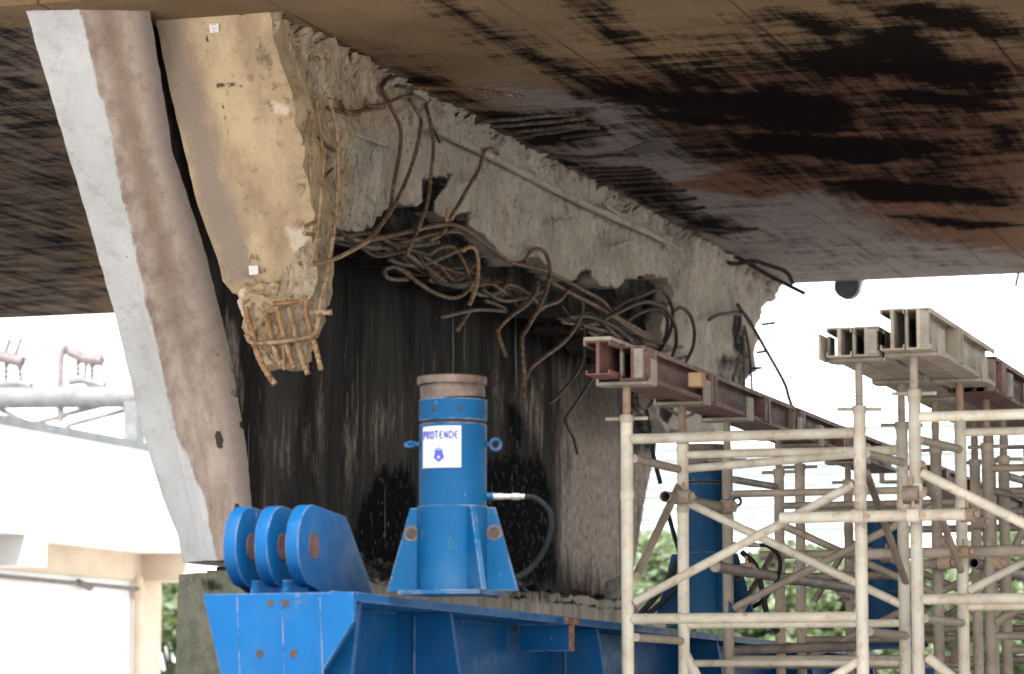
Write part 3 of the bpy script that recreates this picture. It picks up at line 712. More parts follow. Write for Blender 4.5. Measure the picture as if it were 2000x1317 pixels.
# stirrups hanging beside the end
bar(z2([(670, 250), (740, 390), (775, 480), (770, 600), (740, 760), (715, 910), (660, 1000), (605, 1060)]), 'rebar_brown', .0145, offs=(.05, .12))
bar(z2([(820, 310), (880, 410), (880, 480), (850, 620), (800, 760), (740, 880), (690, 960)]), 'rebar_brown', .0145, offs=(.06, .15))
bar(z2([(910, 335), (940, 470), (950, 580), (935, 740), (915, 880), (870, 1000), (800, 1160)]), 'rebar_brown', .0135, offs=(.05, .13))
bar(z2([(910, 335), (950, 470), (985, 545)]), 'rebar_black', .010, .06)
bar(z2([(590, 310), (600, 345), (680, 345), (760, 310), (840, 295), (905, 320)]), 'rebar_brown', .013, .09)
bar(z2([(380, 355), (480, 385), (600, 370), (690, 355)]), 'rebar_brown', .014, .06)
bar(z2([(450, 320), (485, 380), (560, 396)]), 'rebar_brown', .013, .08)
bar(z2([(670, 250), (695, 215), (725, 190)]), 'rebar_black', .017, .05)
bar(z2([(745, 238), (850, 253), (1000, 255), (1150, 260), (1300, 280), (1445, 302)]), 'rebar_brown', .014, yfix=hg(770, 168).y)
bar(z2([(325, 320), (345, 480), (360, 640), (350, 800), (340, 950), (315, 1100), (300, 1190)]), 'rebar_tan', .0125, .08)
bar(z2([(390, 310), (430, 470), (440, 640), (435, 830), (420, 1000), (395, 1180), (375, 1300)]) + z4([(920, 250), (880, 430), (862, 560)]), 'rebar_tan', .0135, .1)
bar(z2([(305, 420), (295, 560), (290, 640), (295, 760)]), 'rebar_tan', .009, .06)
bar(z2([(252, 560), (270, 480), (295, 380)]), 'rebar_tan', .009, .06)
bar(z2([(330, 520), (380, 560), (420, 590)]), 'rebar_brown', .012, .03); bar(z2([(310, 775), (360, 735), (410, 685)]), 'rebar_brown', .010, .03)
bar(z2([(255, 1000), (330, 960)]), 'rebar_orange', .013, .05); bar(z2([(255, 1030), (345, 1048)]), 'rebar_tan', .014, .05)
# stirrup round the crumbled toe and the main bars in it
yb = 16.25
bar(z4([(862, 560), (840, 680), (800, 735), (640, 770), (460, 792), (270, 800), (215, 772), (192, 720)]), 'rebar_tan', .0165, yfix=yb)
bar(z4([(430, 440), (560, 432), (680, 415), (745, 375)]), 'rebar_orange', .015, yfix=yb + .03)
bar(z4([(780, 520), (880, 518), (975, 520)]), 'rebar_tan', .02, yfix=yb)
bar(z2([(290, 1200), (350, 1192), (395, 1185)]), 'rebar_tan', .013, .09)
for q, mt, r in (([(185, 470), (215, 600), (255, 740), (280, 850), (330, 980), (390, 1080), (455, 1180)], 'rebar_orange', .021), ([(375, 520), (405, 640), (435, 790), (480, 930), (515, 1010)], 'rebar_orange', .019),
                 ([(470, 470), (510, 620), (560, 800), (605, 960), (640, 1025)], 'rebar_orange', .019), ([(585, 480), (625, 620), (665, 800), (715, 960), (760, 1085)], 'rebar_tan', .020),
                 ([(745, 430), (750, 560), (800, 720), (845, 900), (880, 1050)], 'rebar_orange', .018), ([(535, 830), (540, 1050)], 'rebar_tan', .012)):
    bar(z4(q), mt, r, yfix=yb + .045)
# horizontal bar leaving the end and the tangle
bar([(606, 517), (653, 506), (690, 488), (719, 471)], 'rebar_tan', .015, .12)
bar(zz([(290, 225), (440, 195), (590, 160), (680, 145), (760, 165), (830, 215), (920, 280), (990, 330), (1050, 345)]), 'rebar_brown', .016, offs=(.1, .04))
bar(z2([(1300, 605), (1270, 580), (1230, 585), (1210, 630), (1190, 700), (1140, 780), (1090, 870), (1040, 950)]), 'rebar_brown', .015, .12)
bar(z2([(1030, 900), (1022, 935), (1020, 970)]), 'rebar_tan', .015, .1)
TAN = [
    ([(140, 215), (300, 222), (420, 200), (560, 165), (660, 150)], 'rebar_tan', .015, (.02, .08)),
    ([(350, 250), (450, 270), (520, 290), (580, 300), (640, 265), (700, 255), (740, 290), (780, 370), (795, 440), (760, 490), (700, 505), (620, 480), (540, 430), (470, 375)], 'rebar_brown', .015, (0, .14)),
    ([(490, 415), (420, 415), (385, 400), (380, 370), (420, 355), (470, 375), (500, 390)], 'rebar_grey', .014, (.1, .06)),
    ([(760, 275), (790, 258), (820, 270), (835, 330), (830, 420), (815, 480), (795, 535)], 'rebar_tan', .015, (.1, .16)),
    ([(400, 320), (480, 345), (580, 340), (680, 300), (750, 270), (800, 258)], 'rebar_grey', .014, (0, .1)),
    ([(600, 420), (680, 440), (760, 410), (800, 360), (830, 330)], 'rebar_brown', .013, (.06, .06)),
    ([(1060, 330), (1090, 280), (1130, 265), (1165, 290), (1185, 360), (1175, 440), (1150, 510), (1110, 590), (1070, 660), (1050, 700), (1055, 800), (1062, 890), (1060, 1000)], 'rebar_brown', .016, (.05, .2)),
    ([(1125, 430), (1120, 470), (1070, 540), (1000, 590), (940, 650), (935, 690), (955, 750), (970, 795)], 'rebar_brown', .0155, (.08, .18)),
    ([(1340, 510), (1345, 560), (1320, 630), (1280, 690), (1230, 740), (1160, 790), (1090, 850), (1070, 900)], 'rebar_brown', .016, (.05, .15)),
    ([(1050, 345), (1150, 370), (1250, 415), (1350, 470), (1440, 520), (1500, 590), (1600, 650), (1700, 710), (1790, 760)], 'rebar_brown', .017, (.04, .1)),
    ([(1190, 430), (1300, 490), (1400, 540), (1500, 600), (1600, 670), (1720, 730)], 'rebar_brown', .017, (.07, .08)),
    ([(870, 520), (950, 550), (970, 570), (900, 565), (820, 565), (740, 580), (660, 600)], 'rebar_grey', .013, (.02, .1)),
    ([(800, 560), (765, 610), (735, 660)], 'rebar_brown', .016, (.06, .1)),
    ([(1270, 470), (1230, 520), (1150, 550), (1100, 600)], 'rebar_brown', .015, (.1, .12)),
    ([(860, 470), (960, 520), (1080, 500), (1160, 470)], 'rebar_grey', .014, (.05, .05)),
    ([(1450, 610), (1550, 560), (1640, 525), (1720, 540), (1770, 590), (1800, 660), (1800, 740), (1780, 800)], 'rebar_black', .017, (.1, .2)),
    ([(1490, 560), (1560, 520), (1640, 490), (1700, 467), (1740, 475), (1775, 530), (1785, 600), (1770, 680), (1730, 760), (1710, 790)], 'rebar_black', .017, (.05, .18)),
    ([(1790, 570), (1830, 555), (1870, 590), (1890, 660), (1885, 740), (1860, 800), (1840, 835)], 'rebar_black', .017, (.12, .2)),
    ([(1560, 620), (1620, 580), (1700, 560), (1750, 590), (1760, 640), (1740, 720), (1700, 780)], 'rebar_black', .016, (.05, .1)),
    ([(1350, 640), (1355, 720), (1340, 830), (1280, 920), (1220, 990), (1185, 1020)], 'rebar_black', .011, (.05, .1)),
    ([(1410, 870), (1340, 980), (1270, 1080), (1265, 1120), (1300, 1190), (1320, 1270)], 'rebar_black', .0125, (.1, .15)),
    ([(1240, 545), (1290, 600), (1350, 640), (1420, 670), (1450, 710)], 'rebar_black', .012, (.02, .05)),
    ([(1610, 960), (1620, 1030), (1660, 1045), (1690, 1000)], 'rebar_black', .012, (.05, .08)),
    ([(1700, 1010), (1730, 1030), (1800, 1070), (1850, 1085), (1890, 1070)], 'rebar_black', .016, (.1, .12)),
    ([(140, 235), (260, 250), (380, 240), (520, 250), (640, 235)], 'rebar_grey', .017, (-.02, .0)), ([(150, 205), (280, 195), (420, 215), (560, 230)], 'rebar_grey', .016, (-.05, -.02)),
    ([(430, 245), (540, 215), (640, 190), (740, 185), (800, 230)], 'rebar_brown', .014, (.03, .03)), ([(600, 225), (650, 200), (680, 160)], 'rebar_brown', .014, (.06, .1)),
]
for q, mt, r, o in TAN: bar(zz(q), mt, r, offs=o)
bar(z3([(1160, 915), (1260, 970), (1400, 1050), (1570, 1135)]), 'rebar_black', .021, yfix=hg(1425, 497).y)
bar(z3([(1150, 905), (1130, 935), (1160, 970), (1220, 972), (1290, 960), (1380, 985), (1470, 1020), (1505, 1085)]), 'rebar_black', .021, yfix=hg(1418, 500).y - .05)
bar(z3([(1055, 1275), (1110, 1250), (1180, 1240), (1225, 1245)]), 'rebar_black', .018, .1)
bar(z7([(1020, 105), (1100, 220), (1180, 360), (1260, 500), (1300, 580), (1320, 650), (1348, 730)]), 'rebar_black', .019, offs=(.05, .35))
for q in ([(1160, 222), (1240, 212)], [(1130, 386), (1190, 378)], [(1100, 480), (1160, 475)], [(1060, 626), (1135, 620)]): bar(z7(q), 'rebar_black', .016, yfix=hg(1470, 700).y - .25)
bar(z7([(1060, 230), (1080, 330), (1095, 450), (1105, 615)]), 'rebar_black', .014, .06); bar(z7([(1050, 250), (1058, 400), (1060, 610)]), 'rebar_grey', .016, .05)
bar(z7([(1020, 330), (1010, 300), (1030, 250), (1035, 190)]), 'rebar_black', .018, .06)
# more tangle between the two ends
for i in range(29):
    t = RND.uniform(.05, .9); bx, by = 700 + 620 * t, 470 + 225 * t
    L = RND.uniform(70, 260); q = []
    ph = RND.uniform(0, 6); am = RND.uniform(6, 26)
    for k in range(6):
        s = k / 5 - .5
        q.append((bx + L * s + RND.uniform(-8, 8), by + L * s * .36 + am * math.sin(ph + k * 1.25) + RND.uniform(-5, 5)))
    bar(q, RND.choice(['rebar_brown', 'rebar_black', 'rebar_black', 'rebar_grey']), RND.uniform(.012, .017), offs=(RND.uniform(-.1, .1), RND.uniform(-.1, .12)))
print('bars', nbar[0])

# ------------------------------------------------------------------ pier
pier = thing('bridge_pier', 'flared concrete bridge pier with clean pale nose with painted skylight, brown front and soot black side', 'pier', (XW - .4, 17.2, 2.45))
Cz = [(5.567, 15.70), (4.804, 16.153), (4.314, 16.532), (3.689, 16.966), (3.182, 17.214), (2.844, 17.31), (2.46, 17.33)]
def yC(z):
    for (z0, y0), (z1, y1) in zip(Cz, Cz[1:]):
        if z >= z1: return y0 + (y1 - y0) * (z0 - z) / (z0 - z1)
    return Cz[-1][1]
def onleg(px, py, dy):
    y = 16.5
    for _ in range(12): y = yC(hy(px, py, y + dy).z)
    return hy(px, py, y + dy)
La = [(48, 10), (75, 100), (110, 220), (150, 350), (185, 470), (222, 600), (250, 720), (282, 850), (315, 960), (345, 1040), (358, 1098)]
Lb = [(150, 10), (180, 110), (200, 210), (232, 350), (255, 460), (278, 570), (310, 700), (338, 820), (362, 930), (382, 1010), (398, 1100)]
Lc = [(290, 2), (337, 300), (395, 480), (450, 700), (480, 870), (491, 980), (497, 1098)]
def polyat(L, py):
    for (a, b), (c, d) in zip(L, L[1:]):
        if py <= d: return a + (c - a) * (py - b) / (d - b)
    return L[-1][0]
def leg_rows(n=150):
    rows = []
    for i in range(n + 1):
        py = 2 + (1097 - 2) * i / n
        q = min(1, max(0, py) / 700) ** .7
        a = onleg(polyat(La, py), py, -.56 + .72 * q); b = onleg(polyat(Lb, py), py, -.46 + .41 * q)
        c = onleg(polyat(Lc, py), py, -.30 + .30 * q); z = (a.z + b.z) / 2; c = Vector((c.x, c.y, z)); a = Vector((a.x, a.y, z)); b = Vector((b.x, b.y, z)); rows.append((a, b, c))
    return rows
LR = leg_rows()
bm = NB(); pal, drk, chx, stn = [], [], [], []
NA, NBc = 10, 22
grid = []
for (a, b, c) in LR:
    row = []
    seq = [a + Vector((-.02, 1.2, 0)), a + Vector((-.015, .5, 0))] + [a.lerp(b, k / NA) for k in range(NA)] + [b.lerp(c, k / NBc) for k in range(NBc + 1)]
    for k, p in enumerate(seq):
        u = (k - 2) / NA if k - 2 < NA else 1 + (k - 2 - NA) / NBc
        d = .006 * fbm((p.x * 2, p.z * 1.5, 2), 4) + .008 * fbm((p.x * 15, p.z * 15, 5), 3)
        if abs(u - 1) < .06: d += .012
        if u > 1.9: d += .012 * fbm((p.z * 7, 1, 1), 3)
        low = max(0, (2.62 - p.z) / .16)
        if u > 1.97: d += .008 * fbm((p.z * 9, u, 4), 3)
        row.append(bm.verts.new(p + Vector((0, -d + low * .05 * 0, 0)) + Vector((.005 * fbm((p.z * 5, 3, 3), 3) if k == 2 else 0, 0, 0))))
        wobble = .05 * fbm((p.z * 2.2, 0, 3), 4)
        lowmix = max(0, min(1, (3.25 - p.z) / .4))
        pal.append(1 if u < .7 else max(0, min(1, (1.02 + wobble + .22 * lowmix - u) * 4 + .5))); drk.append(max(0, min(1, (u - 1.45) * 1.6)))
        stn.append(max(0, 1 - abs(u - 1.38 - .06 * fbm((p.z, 2, 2), 2)) * 3.2) * max(0, min(1, (p.z - 3.3) / .8)))
        chx.append(max(0, 1 - ((u - 1.62) ** 2 * 90 + (p.z - 3.22) ** 2 * 120)) * .8 + max(0, 1 - ((u - 1.75) ** 2 * 120 + (p.z - 2.78) ** 2 * 90)) * .8)
    grid.append(row)
for r0, r1 in zip(grid, grid[1:]):
    for k in range(len(r0) - 1): bm.faces.new((r0[k], r1[k], r1[k + 1], r0[k + 1]))
bm.faces.new(grid[-1]);
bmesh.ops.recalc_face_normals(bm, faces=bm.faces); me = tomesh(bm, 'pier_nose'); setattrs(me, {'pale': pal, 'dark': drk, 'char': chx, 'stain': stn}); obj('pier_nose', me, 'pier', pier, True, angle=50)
# side wall
zb0 = 2.46
fa = [hx(a, b, XW) for a, b in ((1300, 790), (1281, 870), (1262, 960), (1243, 1080), (1228, 1140))]
WP = [(yC(z) + .012, z) for z in (2.46, 2.84, 3.18, 3.69, 4.31, 4.8, ZS - .003)][::1] + [(27.2, ZS - .003), (26.9, 4.5)] + [(p.y, p.z) for p in fa] + [(25.3, 2.52)]
bm, uv = sheet(WP, .09, lambda y, z: Vector((XW, y, z)), lambda y, z: Vector((.012 * fbm((y * 2, z * .7, 2), 4) + .006 * fbm((y * 8, z * 4, 2), 3), 0, 0)), thick=(-.12, 0, 0))
me = tomesh(bm, 'pier_side'); C = coords(me); P2 = C[:, 1:3]
lite = soft(P2, [w_yz([(1085, 700), (1150, 690), (1215, 640), (1225, 1180), (1130, 1160), (1085, 1080), (1092, 900)])], .55)
lite = np.maximum(lite, .45 * soft(P2, [w_yz([(480, 760), (620, 720), (800, 700), (900, 760), (960, 900), (800, 900), (760, 1000), (500, 1010)])], .5))
lite = np.maximum(lite, .75 * soft(P2, [w_yz([(440, 600), (470, 640), (480, 760), (470, 850), (440, 800)])], .06))
lite = np.maximum(lite, .5 * soft(P2, [w_yz([(940, 700), (1080, 700), (1070, 900), (960, 870)])], .3))
lite = np.maximum(lite, .75 * soft(P2, [w_yz([(1215, 880), (1280, 860), (1250, 1130), (1215, 1130)])], .1))
tar = soft(P2, [w_yz(q) for q in ([(948, 905), (985, 882), (1050, 895), (1078, 960), (1088, 1100), (1000, 1120), (950, 1010)], [(715, 965), (745, 920), (800, 905), (815, 1000), (760, 1100), (700, 1100), (690, 1050)], [(680, 1050), (1000, 1060), (1090, 1090), (1090, 1140), (680, 1120)], [(985, 780), (1010, 790), (1030, 860), (990, 880)])], .12)
setattrs(me, {'lite': lite, 'tar': tar}); obj('pier_side', me, 'wall', pier, True, angle=40)
# inner pier body
bm = NB(); box(bm, (-7.72, 18.6, 2.47), (XW - .2, 24.9, ZS - .01)); obj('pier_core', bm, 'wall', pier)
# dark bearing pad between pier and pedestal
bm = NB(); box(bm, (-7.74, 17.55, 2.40), (XW - .04, 25.0, 2.462)); obj('bearing_pad', bm, 'dark_hole', pier)

# pedestal
ped = thing('pedestal', 'mossy grey concrete pedestal carrying the pier behind the blue beam', 'pedestal', (-7.6, 17, 0))
XP = XW + .24; ZP = 2.415
pl = hy(352, 1119, 17.05); pl2 = hy(341, 1317, 17.02)
PDp = [(pl.x, pl.z - .01), (XP, ZP), (XP, 0.0), (pl2.x - .12, 0.0), (pl2.x, pl2.z)]
bm, uv = sheet(ragged(PDp, .06, .008, 21), .05, lambda x, z: Vector((x, 17.03, z)), lambda x, z: Vector((0, .015 * fbm((x * 4, z * 4, 1), 4), 0)), thick=(0, .5, 0))
me = tomesh(bm, 'pedestal_front'); C = coords(me); P2 = C[:, [0, 2]]
pv = lambda q: [(lambda p: (p.x, p.z))(hy(a, b, 17.03)) for a, b in q]
setattrs(me, {'moss': np.full(len(C), .75), 'char': .8 * soft(P2, [pv([(388, 1130), (440, 1125), (440, 1160), (392, 1158)])], .05)}); obj('pedestal_front', me, 'pedestal', ped, True, angle=50)
SP = [(17.06, 0), (17.06, ZP), (19, 2.43), (21, 2.45), (23, 2.46), (25.45, 2.48), (25.9, 2.4), (26.0, 0)]
bm, uv = sheet(ragged(SP, .08, .03, 25), .08, lambda y, z: Vector((XP, y, z)), lambda y, z: Vector((.03 * fbm((y * 1.5, z * 1.2, 6), 4) + .012 * fbm((y * 8, z * 4, 2), 3), 0, 0)), thick=(-.42, 0, 0))
me = tomesh(bm, 'pedestal_side'); C = coords(me)
ch = np.clip((C[:, 2] - 2.30) / .12, 0, 1) * .55 * np.clip((24.5 - C[:, 1]) / 2, .2, 1)
setattrs(me, {'moss': np.zeros(len(C)), 'char': ch}); obj('pedestal_side', me, 'pedestal', ped, True, angle=50)
# charred rubble heap on the ledge
rub = thing('rubble_heap', 'black charred rubble heaped on the ledge at the foot of the pier', 'rubble', (XW + .12, 21, 2.45))
bm = NB(); rows = []
for i in range(221):
    y = 17.6 + 7.7 * i / 220; row = []
    for k in range(13):
        u = k / 12; h = (1 - u) ** .8 * (.20 if y < 21.5 else .20 * max(.25, 1 - (y - 21.5) / 3.2))
        p = Vector((XW + .0 + .25 * u, y, 2.40 + h * (1 + .4 * fbm((y * 1.2, 0, 0), 3)) + .06 * fbm((y * 6, u * 4, 2), 4) * (1 - .4 * u)))
        p.x += .03 * fbm((y * 5, u * 5, 8), 3); row.append(bm.verts.new(p))
    rows.append(row)
for a, b in zip(rows, rows[1:]):
    for k in range(12): bm.faces.new((a[k], b[k], b[k + 1], a[k + 1]))
bmesh.ops.recalc_face_normals(bm, faces=bm.faces); obj('rubble', bm, 'rubble', rub, True, angle=30)
for i in range(26):
    bm = NB(); bmesh.ops.create_icosphere(bm, subdivisions=2, radius=RND.uniform(.03, .08))
    y = RND.uniform(18.5, 25); c = Vector((XW + RND.uniform(.05, .2), y, 2.50 if y < 22 else 2.46))
    for v in bm.verts: v.co = c + v.co * (1 + .5 * fbm(tuple(v.co * 18 + c), 3))
    obj('rubble_lump', bm, 'rubble', rub, True, angle=25)
# peeled sheet of metal
bm = NB(); base = hx(1190, 1150, XP - .02); rows = []
for i in range(15):
    u = i / 14; row = []
    for k in range(9):
        v = k / 8; an = -1.1 + 2.1 * u
        row.append(bm.verts.new(base + Vector((.02 + .10 * math.cos(an) + .02 * fbm((u * 3, v * 3, 0), 2), -.35 + .75 * u, -.06 + .20 * v * (1 - .6 * abs(u - .5)) + .05 * math.sin(an) + .02 * fbm((u * 9, v * 9, 5), 3)))))
    rows.append(row)
for a, b in zip(rows, rows[1:]):
    for k in range(8): bm.faces.new((a[k], b[k], b[k + 1], a[k + 1]))
r = bmesh.ops.solidify(bm, geom=bm.faces[:], thickness=.006)
o = obj('peeled_sheet', bm, 'ram_steel', None, True, loc=base); tag(o, 'curled scrap sheet of rusty metal at the right end of the charred rubble', 'scrap metal')

# ------------------------------------------------------------------ blue lifting beam
YB = 9.518; BXL, BXR, BZ = -4.248, -3.703, 1.978
BL = 8.6
bb = thing('lifting_beam', 'long bright blue steel lifting beam with three pin lugs on its near end', 'steel beam', ((BXL + BXR) / 2, YB, 0))
bz = lambda y: BZ - .0035 * (y - YB) * 2
epx = [(395, 1161), (690, 1156), (690, 1214), (618, 1330), (560, 1560), (470, 1560), (436, 1340)]
EPp = [hy(a, b, YB) for a, b in epx]
bm = NB(); prism(bm, EPp, (0, .035, 0)); bev(bm, .004, 2); obj('end_plate', bm, 'blue_beam_paint', bb)
for (a, b), r in (((507, 1277), .013), ((573, 1277), .014), ((528, 1178), .012)):
    bm = NB(); c = hy(a, b, YB - .002); tube(bm, [c, c + Vector((0, .003, 0))], r, 20); obj('bolt_hole', bm, 'dark_hole', bb)
c = hy(556, 1172, YB - .002); bm = NB(); prism(bm, [c + Vector((.018 * math.cos(t), 0, -.024 * math.sin(t))) for t in [math.pi * k / 12 for k in range(13)]], (0, .003, 0)); obj('bolt_hole', bm, 'dark_hole', bb)
for a in (463, 550, 625):
    bm = NB(); p, q = hy(a, 1166, YB - .001), hy(a + 6, 1330, YB - .001); tube(bm, [p, p.lerp(q, .5), q], .0022, 6); obj('weld_seam', bm, 'blue_beam_paint', bb)
def flange(z0, z1, xl, xr, y0, y1):
    bm = NB(); prism(bm, [(xl, y0, bz(y0) + z0), (xr, y0, bz(y0) + z0), (xr, y0, bz(y0) + z1), (xl, y0, bz(y0) + z1)], (0, 0, 0)) if 0 else None
    vs = []
    for y in (y0, y1):
        for x, z in ((xl, z0), (xr, z0), (xr, z1), (xl, z1)): vs.append(bm.verts.new((x, y, bz(y) + z)))
    for f in ((0, 1, 2, 3), (7, 6, 5, 4), (0, 4, 5, 1), (1, 5, 6, 2), (2, 6, 7, 3), (3, 7, 4, 0)): bm.faces.new([vs[i] for i in f])
    bmesh.ops.recalc_face_normals(bm, faces=bm.faces); return bm
obj('top_flange', flange(-.030, .0, BXL, BXR, YB + .037, YB + BL), 'blue_beam_paint', bb)
obj('web', flange(-1.1, -.031, BXR - .27, BXR - .235, YB + .037, YB + BL), 'blue_beam_paint', bb)
obj('web', flange(-1.1, -.031, BXL + .06, BXL + .095, YB + .037, YB + BL), 'blue_beam_paint', bb)
obj('bottom_flange', flange(-1.14, -1.101, BXL - .1, BXR + .12, YB + .037, YB + BL), 'blue_beam_paint', bb)
for px in (702, 880, 1166, 1400, 1580, 1700, 1830):
    yy = hx(px, 1200, BXR - .03).y; zt = bz(yy) - .032
    wide = px != 702
    e = .17 if wide else -.02
    bm = NB(); prism(bm, [(BXR - .234, yy, zt), (BXR - .03, yy, zt), (BXR - .03 + (e if wide else -.12), yy, zt - 1.06), (BXR - .234, yy, zt - 1.06)], (0, .022, 0)); bev(bm, .002, 1); obj('stiffener', bm, 'blue_beam_paint', bb)
    if px in (880, 1166):
        bm = NB(); tube(bm, [(BXR - .17, yy - .002, zt - .01), (BXR - .17, yy - .002, zt - 1.0)], .006, 6); obj('weld_seam', bm, 'blue_beam_paint', bb)
# rusty tee stub on the side
yT = hx(1106, 1212, BXR).y; zt = bz(yT) - .004
bm = NB(); box(bm, (BXR - .2, yT - .012, zt - .135), (BXR + .015, yT + .012, zt - .028), 0); box(bm, (BXR - .2, yT - .07, zt - .028), (BXR + .015, yT + .07, zt - .004), 0)
box(bm, (BXR + .0155, yT - .013, zt - .136), (BXR + .03, yT + .013, zt - .0285), 1); box(bm, (BXR + .0155, yT - .071, zt - .028), (BXR + .03, yT + .071, zt - .003), 1)
obj('tee_stub', bm, ['blue_beam_paint', 'rust'], bb)
# pin lugs
for k, px in enumerate((435, 496, 557)):
    p = hy(px, 1062, YB + .06); x0 = p.x; th_ = .048; R_ = .138; zc = BZ + .165; yc = YB + .06 + R_
    if k == 2: R_ = .140
    pts = []
    for t in range(19):
        a = math.radians(270 - t * 10); pts.append((x0, yc + R_ * math.cos(a), zc + R_ * math.sin(a)))
    pts += [(x0, yc + .30, zc + R_ * .84), (x0, yc + .56, BZ + .045), (x0, yc + .56, BZ + .003), (x0, yc + .1, BZ + .003)]
    bm = NB(); prism(bm, pts, (th_, 0, 0)); bev(bm, .004, 2); lug = obj('pin_lug', bm, 'blue_beam_paint', bb, True, angle=30)
    bm = NB(); c = Vector((x0 - .0015, yc, zc)); tube(bm, [c, c + Vector((th_ + .003, 0, 0))], .046, 28); obj('pin_hole', bm, 'rust_hole', lug, True)
    bm = NB(); box(bm, (x0 + th_ + .0005, yc + .15, BZ + .0005), (x0 + th_ + .022, yc + .57, BZ + .018)); obj('weld_bead', bm, 'blue_beam_paint', lug)
bm = NB(); x0 = hy(496, 1062, YB + .06).x; box(bm, (x0 - .07, YB + .2, BZ + .001), (x0 + .14, YB + .66, BZ + .05)); obj('lug_base', bm, 'blue_beam_paint', bb)

# ------------------------------------------------------------------ hydraulic jacks
def glyph(ch):
    G = {'P': [[(0, 0), (0, 1), (.45, 1), (.62, .78), (.45, .52), (0, .52)]], 'R': [[(0, 0), (0, 1), (.45, 1), (.62, .78), (.45, .52), (0, .52)], [(.3, .52), (.64, 0)]],
         'O': [[(.35 + .35 * math.cos(t), .5 + .5 * math.sin(t)) for t in [k * math.pi / 8 for k in range(17)]]], 'T': [[(0, 1), (.7, 1)], [(.35, 1), (.35, 0)]],
         'E': [[(.62, .95), (.35, 1), (.08, .8), (0, .5), (.08, .2), (.35, 0), (.62, .05)], [(0, .5), (.5, .5)]], 'N': [[(0, 0), (0, 1)], [(0, 1), (.6, 0)], [(.6, 0), (.6, 1)]],
         'D': [[(0, 0), (0, 1), (.35, 1), (.65, .75), (.65, .25), (.35, 0), (0, 0)]], '0': [[(.3 + .3 * math.cos(t), .5 + .5 * math.sin(t)) for t in [k * math.pi / 6 for k in range(13)]]], '1': [[(0, .7), (.2, 1), (.2, 0)]]}
    return G[ch]
